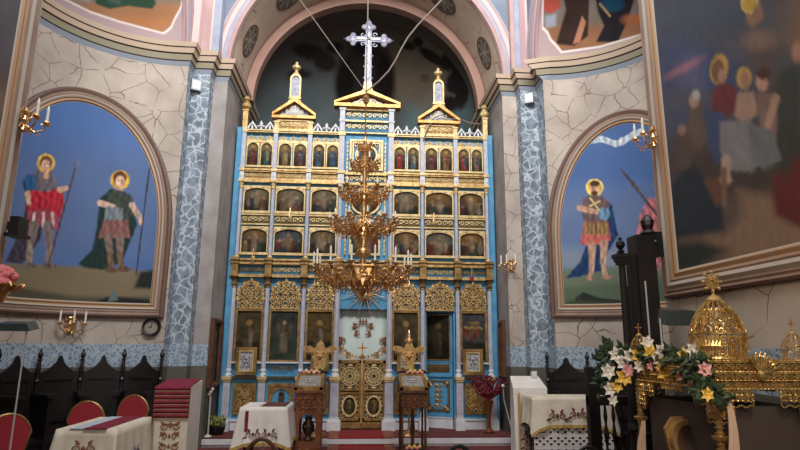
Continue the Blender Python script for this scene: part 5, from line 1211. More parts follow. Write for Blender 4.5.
# ================================================================ LECTERNS WITH ICONS
def lectern(pxl,pxr,label,kind):
    Y0=7.9; x0=float(aY(pxl,392,Y0)[0]); x1=float(aY(pxr,392,Y0)[0]); zt=zY(310,393,Y0); y1=Y0+.42; c=(x0+x1)/2; w=x1-x0
    t=empty('icon_lectern',(c,(Y0+y1)/2,0),0,label,'lectern')
    MB().add([(x0-.02,Y0-.03,zt),(x1+.02,Y0-.03,zt),(x1+.02,y1,zt),(x0-.02,y1,zt),(x0-.02,Y0-.03,zt+.03),(x1+.02,Y0-.03,zt+.03),(x1+.02,y1,zt+.20),(x0-.02,y1,zt+.20)],[(3,2,1,0),(4,5,6,7),(0,1,5,4),(1,2,6,5),(2,3,7,6),(3,0,4,7)]).build('sloping_desk',OAK if kind==0 else BROWN,t)
    if kind==0:
        o=[(x0,.05),(x1,.05),(x1,zt),(x0,zt)]; z0,z1=.36,.72
        for yy,nm in ((Y0,'front_panel'),(y1-.03,'back_panel')):
            m=MB(); ip=archpoly(x0+.07,x1-.07,z0,z1-.12,z1,12)
            vs=[];fs=[]
            oo=[(x0,.05),(x1,.05)]+[(x1 if k<6 else (c if k==6 else x0),zt if 3<=k<=9 else (z1-.12 if k in (0,12) else zt-.1)) for k in range(13)]
            oo=[(x0,.05),(x1,.05)]+[((x1,z1-.12+ (zt-z1+.12)*min(1,k/3)) if k<=3 else ((x0,z1-.12+(zt-z1+.12)*min(1,(12-k)/3)) if k>=9 else (x1-(x1-x0)*(k-3)/6,zt))) for k in range(13)]
            ringpoly(m,oo,ip,yy,yy+.03); m.build(nm,OAK,t)
        for xx in (x0,x1-.03): MB().box(xx,xx+.03,Y0+.03,y1-.03,.05,zt).build('side_panel',OAK,t)
        MB().box(x0,x1,Y0+.03,y1-.03,z0-.03,z0).build('shelf',OAK,t); MB().box(x0-.03,x1+.03,Y0-.03,y1+.03,0,.06).build('base',OAK,t)
        m=MB(); frieze(m,x0+.02,x1-.02,Y0-.008,z1+.03,zt-.03,4,.010); m.build('relief_carving',OAK,t); m=MB(); frieze(m,x0+.02,x1-.02,Y0-.008,.08,.32,3,.012); m.build('lower_carving',OAK,t)
    else:
        zb=zt-.24; m=MB().box(x0,x1,Y0,Y0+.02,zb+.06,zt); 
        for k in range(6): xx=x0+(x1-x0)*(k+.5)/6; m.extr([(xx-w/12,zb+.06),(xx,zb),(xx+w/12,zb+.06)],Y0,Y0+.02)
        m.build('apron',BROWN,t); m=MB(); carved(m,lambda x,z:True,x0+.01,x1-.01,Y0-.008,zb+.06,zt-.02,.035,.010); m.build('relief_carving',OAK,t)
        for xx in (x0+.02,x1-.02):
            for yy in (Y0+.02,y1-.03): MB().lathe([(.02,.08),(.016,.2),(.02,.4),(.014,.5),(.018,zt-.05)],xx,yy,0,8).build('leg',BROWN,t)
        MB().box(x0-.02,x1+.02,Y0-.02,y1+.02,.12,.16).build('shelf',BROWN,t); MB().box(x0-.03,x1+.03,Y0-.03,y1+.03,0,.05).build('base',BROWN,t)
        MB().lathe([(.03,.16),(.02,.3),(.035,.5),(.02,.7),(.02,zt-.02)],c,(Y0+y1)/2,0,8).build('central_post',BROWN,t)
    # icon lying on the desk
    s=.17/.45
    f=lambda x,v,h:(x,Y0-.01+v*.42,zt+.032+v*(.17)+h)
    ic=empty('desk_icon',(c,Y0+.2,zt+.1),0,('gold-framed silver icon tilted on the reddish carved lectern' if kind==0 else 'gold-framed silver icon tilted on the slender open-legged lectern'),'icon')
    m=MB(); X0,X1=x0-.01,x1+.01
    def slab(a,b,v0,v1,h0,h1):
        P8=[f(a,v0,h0),f(b,v0,h0),f(b,v1,h0),f(a,v1,h0),f(a,v0,h1),f(b,v0,h1),f(b,v1,h1),f(a,v1,h1)]
        return MB().add(P8,[(3,2,1,0),(4,5,6,7),(0,1,5,4),(1,2,6,5),(2,3,7,6),(3,0,4,7)])
    fm=slab(X0,X0+.04,0,1,0,.04); 
    for b_ in (slab(X1-.04,X1,0,1,0,.04),slab(X0,X1,0,.1,0,.04),slab(X0,X1,.9,1,0,.04)): fm.add(b_.v,b_.f)
    fm.build('frame',DGOLD,ic); pl_=slab(X0+.04,X1-.04,.1,.9,.0,.02).build('silver_plate',SILVER,ic)
    m=MB(); mp=lambda x,y,z:(x,Y0-.01+z*.42,zt+.055+z*.17)
    for q in range(5): m.sph(*mp(c+(-.06+.03*q),0,.45),.018,6); m.sph(*mp(c+(-.06+.03*q),0,.6),.011,6)
    m.sph(*mp(c,0,.55),.03,8); m.build('relief_figures',SILVER,ic)
    # bouquet on the upper edge
    fb=empty('flower_spray',(c,y1,zt+.22),0,('small flower spray lying on top edge of the reddish lectern' if kind==0 else 'small flower spray lying on top edge of the open-legged lectern'),'flowers')
    r=random.Random(kind); ml=MB()
    for q in range(26): 
        x=c+(r.random()-.5)*.3+ (.02 if kind==0 else .08); ml.leaf(x,y1-.03*r.random(),zt+.22+.02*r.random(),r.random()*3.14,.07,.02,.01)
    ml.build('leaves',LEAF,fb)
    for q in range(7):
        x=c+(q-3)*.035+(0 if kind==0 else .05); MB().sph(x,y1-.03,zt+.25+.02*(q%2),.024,7).build('blossom',[ROSE,LILYW,LILYY][q%3] if kind==0 else [ROSE,LILYY][q%2],fb)
    return c,zt,Y0,y1
c0,zt0,_,_=lectern(295,322,'reddish carved wooden lectern with arched opening, left of royal doors',0)
t=empty('bronze_vase',(c0,8.1,.36),0,'dark bronze vase with relief standing inside arched opening of reddish lectern','vase')
MB().lathe([(.06,0),(.065,.02),(.03,.05),(.05,.09),(.085,.15),(.08,.2),(.045,.25),(.05,.29),(.03,.30)],c0,8.1,.36,14).build('body',CLAY,t,smooth=True)
MB().tube([(c0+.05,8.1,.6),(c0+.11,8.1,.58),(c0+.10,8.1,.5),(c0+.07,8.1,.48)],.01,5).build('handle',CLAY,t); MB().sph(c0-.03,8.02,.54,.03,6).build('relief_head',CLAY,t)
c1,zt1,_,_=lectern(401,427,'slender dark lectern on open turned legs right of royal doors',1)
t=empty('flower_pot',(c1,8.08,.16),0,'low pot of mixed flowers on the lower shelf of open-legged lectern','potted flowers')
MB().lathe([(.05,0),(.07,.07),(.06,.08)],c1,8.08,.16,10).build('pot',CLAY,t); r=random.Random(4)
ml=MB(); 
for q in range(30): ml.leaf(c1+(r.random()-.5)*.22,8.05+(r.random()-.5)*.1,.23+.05*r.random(),r.random()*3.14,.06,.02)
ml.build('leaves',LEAF,t)
for q in range(6): MB().sph(c1+(q-2.5)*.035,8.0,.27+.02*(q%2),.025,7).build('blossom',[ROSE,LILYY][q%2],t)
# small silver icons leaning on the screen ledges
def small_icon(px0,px1,py0,py1,Y,label):
    x0=float(aY(px0,(py0+py1)/2,Y)[0]); x1=float(aY(px1,(py0+py1)/2,Y)[0]); z1=zY(px0,py0,Y); z0=zY(px0,py1,Y)
    t=empty('silver_icon',((x0+x1)/2,Y,z0),0,label,'icon','small silver icons on the screen ledge')
    m=MB(); ringpoly(m,[(x0,z0),(x1,z0),(x1,z1),(x0,z1)],[(x0+.06,z0+.06),(x1-.06,z0+.06),(x1-.06,z1-.06),(x0+.06,z1-.06)],Y-.05,Y); m.build('frame',DGOLD,t)
    m=MB(); ringpoly(m,[(x0+.055,z0+.055),(x1-.055,z0+.055),(x1-.055,z1-.055),(x0+.055,z1-.055)],[(x0+.07,z0+.07),(x1-.07,z0+.07),(x1-.07,z1-.07),(x0+.07,z1-.07)],Y-.055,Y-.01); m.build('gilt_slip',PGOLD,t)
    MB().box(x0+.065,x1-.065,Y-.03,Y-.01,z0+.065,z1-.065).build('silver_plate',SILVER,t)
    m=MB(); c=(x0+x1)/2; zc=(z0+z1)/2
    for s in (1,-1): m.spiral(c+s*.05,Y-.035,zc+.05,.03,0 if s>0 else pi,1.2,s,.008); m.spiral(c+s*.05,Y-.035,zc-.07,.03,0 if s>0 else pi,1.2,-s,.008); m.sph(c+s*.03,Y-.035,zc-.01,.022,6)
    m.sph(c,Y-.035,zc+.04,.026,8); m.build('relief',SILVER,t)
YI=D-.15
small_icon(236,257,347,375,YI,'gold-framed silver icon leaning in leftmost lower bay of screen')
small_icon(462.5,482.5,349,375,YI,'gold-framed silver icon leaning in rightmost lower bay of screen')
small_icon(311,329,349,371,YI,'gold-framed silver icon half behind the winged gold standard left of doors')
small_icon(397,414,350,371,YI,'gold-framed silver icon half behind the winged gold standard right of doors')
# gilt processional standards with wings
def standard(px,label,top):
    Y=9.2; x=float(aY(px,360,Y)[0]); zc=zY(px,357,Y)
    t=empty('processional_standard',(x,Y,SOL),0,label,'processional standard')
    MB().tube([(x,Y,SOL),(x,Y,zc+.25)],.015,6).build('pole',DGOLD,t); MB().lathe([(.14,0),(.12,.03),(.03,.06),(.02,.1)],x,Y,SOL,12).build('foot',DGOLD,t)
    o=[(0,-.25),(.07,-.2),(.06,-.1),(.12,.0),(.10,.06),(.25,.10),(.27,.13),(.24,.17),(.15,.17),(.09,.13),(.06,.17),(.045,.22),(0,.25)]
    pts=[(x+a,zc+b) for a,b in o]+[(x-a,zc+b) for a,b in o[::-1][1:-1]]
    MB().extr(pts,Y-.03,Y-.01).build('winged_shield',GOLD,t)
    m=MB(); 
    for s in (1,-1):
        m.spiral(x+s*.05,Y-.04,zc+.04,.045,0 if s>0 else pi,1.3,s,.010); m.spiral(x+s*.05,Y-.04,zc-.08,.035,0 if s>0 else pi,1.3,-s,.009); m.spiral(x+s*.2,Y-.04,zc+.135,.03,0 if s>0 else pi,1.2,s,.009)
        for k in range(5): m.leaf(x+s*(.08+.03*k),Y-.03,zc+.11,-pi/2+s*.3,.09,.014)
    m.sph(x,Y-.04,zc,.03,8); m.build('relief',BRASS,t)
    if top:
        MB().lathe([(.02,0),(.07,.02),(.07,.05),(.025,.07),(.02,.16),(.002,.2)],x,Y,zc+.22,10).build('crown_finial',BRASS,t)
standard(320,'gilt winged processional standard behind the reddish carved lectern',False)
standard(409,'gilt winged processional standard with crown behind the open-legged lectern',True)
# ================================================================ FRAMED ICONS ON THE REVEALS
def reveal_icon(X,sg,pxa,pxb,pya,pyb,label):
    ya=float(aX(pxa,345,X)[1]); yb=float(aX(pxb,345,X)[1]); ya,yb=min(ya,yb),max(ya,yb); ya=max(ya,9.0); z1=float(aY(pxb,pya,(ya+yb)/2)[2]); z0=float(aY(pxb,pyb,(ya+yb)/2)[2])
    yb=min(yb,9.6)
    t=empty('tall_framed_icon',(X+sg*.03,(ya+yb)/2,z0),0,label,'icon')
    mp=lambda s,z,d:(X+sg*d,s,z)
    frame([(ya,z0),(yb,z0),(yb,z1),(ya,z1)] if sg>0 else [(ya,z0),(yb,z0),(yb,z1),(ya,z1)],mp,[(0,0),(0,.06),(.03,.075),(.07,.05),(.08,.02)],'frame',BROWN,t)
    g=grid(lambda u,v:(X+sg*.02,ya+.07+u*(yb-ya-.14),z0+.07+v*(z1-z0-.14)),20,40); A=np.array(g.v); p=Pic(A[:,1],A[:,2],(90,70,50)); icon_scene(p,A[:,1],A[:,2],ya,yb,z0,z1,5,'standing'); g.build('painting',PAINT,t,col=p.c*.8)
reveal_icon(-2.21,1,208,222,319,386,'tall brown framed icon seen edge-on on left reveal beside screen')
reveal_icon(2.44,-1,506,496,321,376,'tall brown framed icon seen edge-on on right reveal beside screen')
# ================================================================ PLANTS, CANDLES, RUGS ON THE SOLEA
q=aY(217,428,9.35); t=empty('potted_plant',(q[0],9.35,SOL),0,'dark pot of yellow-green leaves at left foot of icon screen','potted plant')
MB().lathe([(.09,0),(.12,.08),(.125,.12),(.1,.12)],q[0],9.35,SOL,14).build('pot',BLACK,t); ml=MB(); r=random.Random(9)
for k in range(110):
    a=r.random()*6.28; rr=r.random()*.15; ml.leaf(q[0]+rr*cos(a),9.35+rr*sin(a)-.02,SOL+.12+.11*r.random(),r.random()*3.14,.06,.02,.012)
ml.build('foliage',LEAFY,t)
q=aY(209,400,9.15); t=empty('candle_stand',(q[0]+.02,9.15,SOL),0,'thin white candle stand with pale blossom top at left reveal','candle stand')
x=q[0]+.02; MB().tube([(x,9.15,SOL),(x,9.15,zY(210,396,9.15))],.012,6).build('pole',STEEL,t); MB().lathe([(.06,0),(.05,.015),(.015,.03)],x,9.15,SOL,10).build('foot',STEEL,t)
for k in range(3): MB().sph(x+.02*(k-1),9.14,zY(210,394-2.5*k,9.15),.028,7).build('blossom',LILYW,t)
q=aY(489,428,9.35); x=q[0]; t=empty('plume_vase',(x,9.35,SOL),0,'slender brown vase of dark red plumes at right foot of screen','vase')
MB().lathe([(.08,0),(.09,.03),(.035,.08),(.03,.2),(.045,.34),(.085,.5),(.07,.5)],x,9.35,SOL,12).build('vase',mat('amber_vase',rgb(110,62,40),.25,.2),t)
ml=MB(); r=random.Random(11)
for k in range(34):
    a=r.random()*6.28; sp_=.3*r.random()+.05; zt=SOL+.62+.28*r.random(); ex,ey=x+sp_*cos(a)*1.1,9.33+sp_*sin(a)*.4
    ml.tube([(x,9.35,SOL+.48),(x+(ex-x)*.5,9.34,SOL+.48+(zt-SOL-.48)*.6),(ex,ey,zt)],[.004,.016,.006],4)
    for j in range(4): ml.leaf(x+(ex-x)*(.5+.12*j),ey-.01,SOL+.5+(zt-SOL-.5)*(.6+.1*j),r.random()*3.14,.07,.02,.01)
ml.build('plumes',PAMP,t)
q=aY(503,386,9.1); tag(MB().tube([aY(503,386,9.1),aY(504,400,9.15),aY(508,416,9.15),aY(512,430,9.1)],.009,5).sph(float(q[0]),9.1,float(q[2]),.03,8).build('cable',STEEL),'thin white cord with knob hanging down beside right reveal','cord')
# hanging vigil lamps
for px,py,col,lab in ((472,278,REDV,'tiny red vigil lamp hanging before rightmost lunette'),(434,222,PGOLD,'tiny pale vigil lamp hanging before right middle tier'),(290,217,PGOLD,'tiny pale vigil lamp hanging before left middle tier'),(253,258,PGOLD,'tiny pale vigil lamp hanging over left great cornice')):
    p_=aY(px,py,D-.25); t=empty('vigil_lamp',p_,0,lab,'vigil lamp')
    MB().lathe([(.005,-.07),(.03,-.04),(.035,.0),(.03,.03)],0,0,0,8).build('cup',col,t,world=False)
    for k in range(3): MB().tube([(.028*cos(k*2.1),.028*sin(k*2.1),.02),(0,0,.16)],.004,4).build('chain',BRASS,t,world=False)
    MB().tube([(0,0,.16),(0,.12,.2)],.006,4).build('bracket',BRASS,t,world=False)
# red runner
hw=.49; cxr=CX-.0; path=[(9.72,SOL+.006),(9.0,SOL+.006),(8.985,SOL-.01),(8.985,.15),(8.96,.142),(8.57,.142),(8.545,.13),(8.545,.02),(8.5,.008),(6.0,.008)]
def ribbonx(xa,xb,up): 
    m=MB(); vs=[];
    for y,zz in path: vs+=[(xa,y-up*.5,zz+up),(xb,y-up*.5,zz+up)]
    return m.add(vs,[(2*i,2*i+1,2*i+3,2*i+2) for i in range(len(path)-1)])
rg=tag(ribbonx(cxr-hw,cxr+hw,0).build('runner_rug',REDRUG),'crimson runner with patterned borders leading up the steps to royal doors','rug')
for s in (-1,1):
    bb=ribbonx(cxr+s*hw-(.15 if s>0 else 0),cxr+s*hw+(.15 if s<0 else 0),.004).build('patterned_border',mat('rug_border_%d'%(s+1),rgb(150,104,76),.95,col2=rgb(104,36,36),nscale=26),rg)
# ================================================================ DARK THRONE AND WALL BOXES AT RIGHT
TY=4.75; X_=lambda px,py,Y:float(aY(px,py,Y)[0])
tx0,tx1=X_(622,350,TY),X_(661,350,TY)
t=empty('bishop_throne',((tx0+tx1)/2,TY,0),0,'tall dark wooden throne with turned post and finials near right mural','throne')
zt=zY(650,236,TY); zc=zY(628,252,TY)
MB().box(X_(642,350,TY),tx1,TY-.05,TY+.12,0,zt).build('tall_post',WOOD,t)
MB().lathe([(.05,0),(.07,.03),(.04,.06),(.055,.1),(.06,.14),(.03,.18),(.01,.2)],X_(650,236,TY),TY+.03,zt,8).build('post_finial',WOOD,t)
MB().box(X_(636,350,TY),X_(645,350,TY),TY-.02,TY+.06,0,zc-.02).build('back_panel',WOOD,t)
xp=X_(627,350,TY); ps=MB().lathe([(.03,0),(.03,.9),(.045,.95),(.03,1.0),(.028,zc-.12)],xp,TY-.02,0,10).build('turned_post',WOOD,t)
m=MB()
for k,(w_,h_) in enumerate(((.07,.02),(.09,.03),(.11,.02))): m.cbox(xp,TY-.02,zc-.12+.03*k,w_*1.1,w_*1.1,.035)
m.build('capital',WOOD,ps); MB().lathe([(.02,0),(.035,.02),(.015,.035),(.04,.07),(.035,.1),(.012,.12),(.018,.135),(.003,.155)],xp,TY-.02,zc-.02,10).build('finial',WOOD,ps)
MB().box(xp,X_(645,350,TY),TY-.01,TY+.03,0,zc-.3).build('side_panel',WOOD,t)
ty=TY-.55; ax0,ax1=X_(600,400,ty),X_(655,400,ty)
MB().box(ax0+.25,ax1,ty,TY,.45,.5).build('seat',WOOD,t); MB().box(ax0+.25,ax1,ty-.03,ty,0,1.0).build('front_screen',WOOD,t)
tag(MB().box(X_(646,300,TY-.07)-.0,X_(647,300,TY-.07)+.002,TY-.075,TY-.065,zY(646,345,TY),zY(646,282,TY)).build('thin_rod',STEEL),'thin pale rod upright against the dark throne','rod')
# balustrade left of the throne
GY=5.3; gx=[X_(p,410,GY) for p in (588,640)]; t=empty('wooden_balustrade',((gx[0]+gx[1])/2,GY,0),0,'dark wooden balustrade with turned balusters between crochet table and canopy','balustrade')
MB().box(gx[0],gx[0]+.10,GY-.04,GY+.04,0,1.42).build('end_post',WOOD,t); MB().box(gx[0],gx[1],GY-.03,GY+.03,1.08,1.16).build('top_rail',WOOD,t); MB().box(gx[0],gx[1],GY-.03,GY+.03,.1,.6).build('lower_panel',WOOD,t)
for k in range(5):
    x=gx[0]+.16+k*.075; MB().lathe([(.012,.6),(.022,.66),(.01,.72),(.024,.82),(.01,.92),(.02,.98),(.01,1.08)],x,GY,0,8).build('baluster',WOOD,t)
# speaker and spotlight
q=aX(658,246,2.74); t=empty('wall_speaker',(2.74,q[1],q[2]-.11),0,'black box speaker fixed on right mural frame above the dark throne','speaker')
MB().box(-.16,-.02,-.12,.1,0,.22).build('cabinet',BLACK,t,world=False); MB().box(-.02,.02,-.03,.03,.08,.14).build('bracket',BLACK,t,world=False); MB().box(-.12,-.08,-.124,-.12,.13,.14).build('badge',STEEL,t,world=False)
q=aX(8,226,-2.78); t=empty('wall_speaker',(-2.76,q[1],q[2]-.11),0,'black box speaker fixed on mural frame at left edge','speaker')
MB().box(.02,.09,-.06,.08,.04,.18).build('cabinet',BLACK,t,world=False); MB().box(-.02,.02,-.03,.03,.08,.14).build('bracket',BLACK,t,world=False); MB().box(.0,.11,-.08,.1,.02,.045).build('brim',BLACK,t,world=False)
# heater panels on thin poles
def panel(pxa,pxb,pya,pyb,Y,pp,label):
    x0,x1=X_(pxa,pya,Y),X_(pxb,pyb,Y); z=zY(pxb,(pya+pyb)/2,Y); xp=X_(pp,350,Y)
    t=empty('panel_lamp',(xp,Y,0),0,label,'panel lamp')
    h=(pyb-pya)/F*Y
    MB().add([(x0,Y,z-h/2),(x1,Y,z-h/2),(x1,Y+.12,z-h/2+.02),(x0,Y+.12,z-h/2+.02),(x0+.02,Y,z+h/2),(x1-.03,Y,z+h/2),(x1-.03,Y+.12,z+h/2+.02),(x0+.02,Y+.12,z+h/2+.02)],[(3,2,1,0),(4,5,6,7),(0,1,5,4),(1,2,6,5),(2,3,7,6),(3,0,4,7)]).build('panel',DARKGL,t)
    MB().tube([(xp,Y+.06,0),(xp,Y+.06,z)],.006,6).build('pole',STEEL,t); MB().lathe([(.15,0),(.14,.02),(.02,.04)],xp,Y+.06,0,12).build('foot',BLACK,t)
panel(-8,30,324,331,4.3,19,'dark slim panel lamp on white pole at left edge')
panel(665,701,311,326,3.98,667,'dark slim panel lamp on white pole behind the gold canopy')
# rose in gold bowl at left edge
q=aY(2,300,2.6); t=empty('gold_flower_bowl',(q[0]-.02,2.6,0),0,'gold leafy bowl with coral rose at left edge','flower bowl'); x=q[0]-.02; z=zY(2,306,2.6)
MB().tube([(x-.06,2.6,0),(x-.05,2.6,z)],.012,6).build('stand',BRASS,t); MB().lathe([(.10,0),(.09,.02),(.015,.05)],x-.06,2.6,0,12).build('foot',BRASS,t)
m=MB().lathe([(.02,0),(.04,.015),(.06,.06),(.10,.09),(.095,.092),(.05,.06)],x-.02,2.6,z,14,False)
for k in range(12): a=k*.524; m.tube([(x-.02+.07*cos(a),2.6+.07*sin(a),z+.07),(x-.02+.11*cos(a),2.6+.11*sin(a),z+.095),(x-.02+.12*cos(a),2.6+.12*sin(a),z+.08)],[.012,.008,.002],4)
m.build('bowl',BRASS,t)
m=MB(); r=random.Random(2)
for k in range(26):
    a=k*2.4; rr=.012*sqrt(k); m.sph(x-.0+rr*cos(a),2.6+rr*sin(a)*.8,z+.165-.0018*k,.020,6,.8)
m.build('rose',ROSE,t); 
m=MB()
for k in range(20): a=k*2.4; rr=.009*sqrt(k); m.sph(x+.01+rr*cos(a)*1.1,2.57+rr*sin(a)*.8,z+.115-.001*k,.019,6,.8)
m.build('lower_rose',ROSE,t)
# ================================================================ GOLD CANOPY (foreground right)
KX0,KX1,KY0,KY1=1.905,2.46,3.0,3.85; KZ=1.535; KB=1.385
kc=empty('gold_canopy',((KX0+KX1)/2,(KY0+KY1)/2,0),0,'ornate gold filigree canopy with ribbed dome in right foreground','canopy')
def face(a,b):
    a=np.array(a,float); b=np.array(b,float); d=(b-a); L=np.linalg.norm(d); d/=L; n=np.array([d[1],-d[0]])
    return L,(lambda x,y,z:(a[0]+d[0]*x-n[0]*y,a[1]+d[1]*x-n[1]*y,z))
FA={'front':((KX0,KY0),(KX1,KY0)),'left':((KX0,KY1),(KX0,KY0)),'right':((KX1,KY0),(KX1,KY1)),'back':((KX1,KY1),(KX0,KY1))}
for nm,(a,b) in FA.items():
    L,mp=face(a,b); det=nm in('front','left')
    m=MB(); 
    def bx(x0,x1,y0,y1,z0,z1):
        q=MB().box(x0,x1,y0,y1,z0,z1); m.add([mp(*p) for p in q.v],q.f)
    for z0,z1 in ((KZ-.012,KZ),(KZ-.062,KZ-.054),(KZ-.068,KZ-.062),(KB,KB+.01),(KB+.045,KB+.05)): bx(0,L,-.014,.01,z0,z1)
    fb=m.build('frieze_rail',FILI,kc)
    m=MB(); n=int(L/.042)
    frieze(m,.01,L-.01,-.006,KZ-.054,KZ-.012,int(L/.035),.0055,mp); frieze(m,.01,L-.01,-.006,KB+.05,KZ-.068,int(L/.034),.0055,mp)
    for k in range(n*2): m.sph(*mp(L*(k+.5)/(n*2),-.014,KZ-.058),.0055,5); m.sph(*mp(L*(k+.5)/(n*2),-.014,KB+.047),.005,5)
    for k in range(n*2): m.sph(*mp(L*(k+.5)/(n*2),-.016,KZ),.005,5); m.sph(*mp(L*(k+.5)/(n*2),-.012,KB+.003),.005,5)
    for k in range(n): m.spiral(L*(k+.5)/n,-.006,KB+.028,.015,k,1.1,1 if k%2 else -1,.005,9,4,mp)
    m.build('filigree_frieze',FILI,fb)
    bx2=MB().box(0,L,.0,.004,KB,KZ-.01); MB().add([mp(*p) for p in bx2.v],bx2.f).build('backing_strip',DGOLD,fb)
    # scalloped apron: deep lobes at both ends, shallow mid
    def lobe(x0,x1,dep):
        k=max(2,int((x1-x0)/.024)); 
        for i in range(k):
            x=x0+(x1-x0)*(i+.5)/k; rows=max(1,int(dep/.03))
            for j in range(rows):
                zz=KB-.016-j*.03
                m.spiral(x,-.004,zz,.018,i*1.3+j,1.2,1 if (i+j)%2 else -1,.007,9,4,mp); m.spiral(x+.008,-.002,zz+.012,.012,i*1.7+j,1.1,-1 if (i+j)%2 else 1,.0055,8,4,mp); m.sph(*mp(x+.012,-.008,zz-.012),.006,5)
        N=10; m.tube([mp(x0+(x1-x0)*q/N,-.004,KB-dep-.006*sin(q*pi*k/N*1.0)) for q in range(N+1)],.005,4); m.tube([mp(x0,-.004,KB),mp(x0,-.004,KB-dep)],.004,4); m.tube([mp(x1,-.004,KB),mp(x1,-.004,KB-dep)],.004,4)
    for q in ((.0,.085,.17),(.085,.20,.085),(L-.085,L,.17),(L-.20,L-.085,.085))+(((L*.36,L*.64,.03),) if L>.7 else ()):
        m=MB(); lobe(*q); m.build('apron_lobe',FILI,kc)
for i,(x,y) in enumerate(((KX0,KY0),(KX1,KY0),(KX0,KY1),(KX1,KY1))):
    ps=MB().lathe([(.02,0),(.03,.05),(.016,.1),(.016,.9),(.026,.92),(.016,.95),(.016,KB)],x,y,0,10).build('post',FILI,kc)
    m=MB()
    for k in range(16): m.tube([(x+.022*cos(a),y+.022*sin(a),.95+.027*k) for a in np.linspace(k,k+5,9)],.004,4)
    m.build('post_filigree',FILI,ps)
    MB().lathe([(.02,.0),(.04,.015),(.045,.03),(.03,.035)],x,y,1.12,10).build('post_capital',FILI,ps)
MB().box(KX0,KX1,KY0,KY1,KZ-.014,KZ-.008).build('roof_plate',DGOLD,kc)
# domes made of ribs, rings and scrolls
def fdome(cx,cy,z0,R,H,parent,n=12,cross=.12,name='dome',rows=4):
    pr=lambda v:R*(1.0 if v<.38 else cos((v-.38)/.62*pi/2*.93)**.75)*(1-.05*(1-v if v<.38 else 0))*(1+.06*sin(min(1,v/.5)*pi))
    m=MB()
    for k in range(n):
        a=2*pi*k/n; m.tube([(cx+pr(v)*cos(a),cy+pr(v)*sin(a),z0+H*v) for v in np.linspace(0,1,14)],R*.04,4)
    for v in (0,.04,.36,.42): m.tube([(cx+pr(v)*1.01*cos(a),cy+pr(v)*1.01*sin(a),z0+H*v) for a in np.linspace(0,2*pi,30)],R*.035,4)
    d=m.build(name,FILI,parent)
    m=MB()
    for k in range(n):
        a=2*pi*(k+.5)/n; w_=2*pi*R/n
        def mp(x,y,z): 
            v=(z-z0)/H; r_=pr(max(0,min(1,v)))+y*-1; aa=a+x/R; return (cx+r_*cos(aa),cy+r_*sin(aa),z)
        if R>.1:
            for j in range(rows*2):
                v=.45+.42*j/rows/2
                for sx in (1,-1): m.spiral(sx*w_*.28*pr(v)/R,.004,z0+H*v,w_*.17,j*2+k,1.2,sx,R*.016,8,4,mp)
            for j in range(7):
                for sx in (1,-1): m.spiral(sx*w_*.22,.004,z0+H*(.04+.05*j),w_*.16,j*2,1.2,sx,R*.016,8,4,mp)
        for j in range(rows):
            v=.47+.46*j/rows; sc_=pr(v)/R; m.spiral(0,-.0,z0+H*v,w_*.36*max(.35,sc_),j+k,1.3,1 if (j+k)%2 else -1,R*.025,9,4,mp)
        # gothic lower panels
        m.tube([mp(-w_*.36,0,z0+.02*H),mp(-w_*.36,0,z0+H*.26),mp(0,0,z0+H*.34),mp(w_*.36,0,z0+H*.26),mp(w_*.36,0,z0+.02*H)],R*.02,4)
        m.spiral(0,0,z0+H*.12,w_*.25,k,1.2,1,R*.02,9,4,mp); m.spiral(0,0,z0+H*.24,w_*.2,k+2,1.2,-1,R*.02,9,4,mp)
        for j in range(5): q=mp(w_*.5,0,z0+H*(.5+.09*j)); m.sph(*q,R*.035,5)
    m.build('filigree_infill',FILI,d)
    MB().lathe([(R*.30,0),(R*.32,R*.06),(R*.22,R*.18),(R*.08,R*.26),(R*.05,R*.3)],cx,cy,z0+H*.96,12).build('cap',mat(name+'_cap_%d'%int(cx*100+cy*10),rgb(176,150,92),.6,.4),d)
    m=MB(); zc=z0+H*.96+R*.3+cross*.5; h=cross*.5
    m.box(cx-h*.09,cx+h*.09,cy-h*.08,cy+h*.08,zc-h,zc+h).box(cx-h*.75,cx+h*.75,cy-h*.08,cy+h*.08,zc-h*.09+h*.15,zc+h*.09+h*.15)
    if R>.1:
        for k in range(8): a=k*pi/4; m.tube([(cx,cy,zc+h*.1),(cx+h*.85*cos(a),cy,zc+h*.1+h*.85*sin(a))],h*.07,4); m.sph(cx+h*.85*cos(a),cy,zc+h*.1+h*.85*sin(a),h*.16,5); m.spiral(cx+h*.45*cos(a+.4),cy,zc+h*.1+h*.45*sin(a+.4),h*.2,a,1.1,1,h*.06,8)
    m.build('cross_finial',FILI,d)
    return d
dx_,dy_=2.195,3.38; fdome(dx_,dy_,KZ,.15,.36,kc,14,.14,'central_dome')
MB().lathe([(.155,0),(.16,.01),(.15,.02)],dx_,dy_,KZ-.005,30,False).build('dome_ring',FILI,kc)
for x,y in ((KX1-.045,KY0+.05),(KX0+.02,KY1-.02)): fdome(x,y,KZ,.06,.15,kc,8,.065,'corner_dome',3)
# crossed gold fans leaning on the frieze, with small spray
m=MB(); xq=float(aY(765,365,KY0-.03)[0])
for k in range(9):
    a=radians(20+16*k*.8); m.tube([(xq-.03,KY0-.03,KZ-.07),(xq-.03+.11*cos(a),KY0-.035,KZ-.07+.11*sin(a))],[.003,.006],4); m.leaf(xq-.03+.07*cos(a),KY0-.03,KZ-.07+.07*sin(a),a,.05,.01,.006)
m.sph(xq-.03,KY0-.03,KZ-.075,.02,8,1.4); m.build('angel_spray',FILI,kc)
m=MB(); xq=float(aY(700,350,KY0+.1)[0])
for k in range(7): m.tube([(xq-.01,KY0+.04,KZ+.0),(xq-.06+.028*k,KY0+.04,KZ+.13)],[.004,.009],4); m.leaf(xq-.03+.015*k,KY0+.03,KZ+.05,pi/2+.3-.1*k,.06,.012,.006)
m.build('ray_fan',FILI,kc)
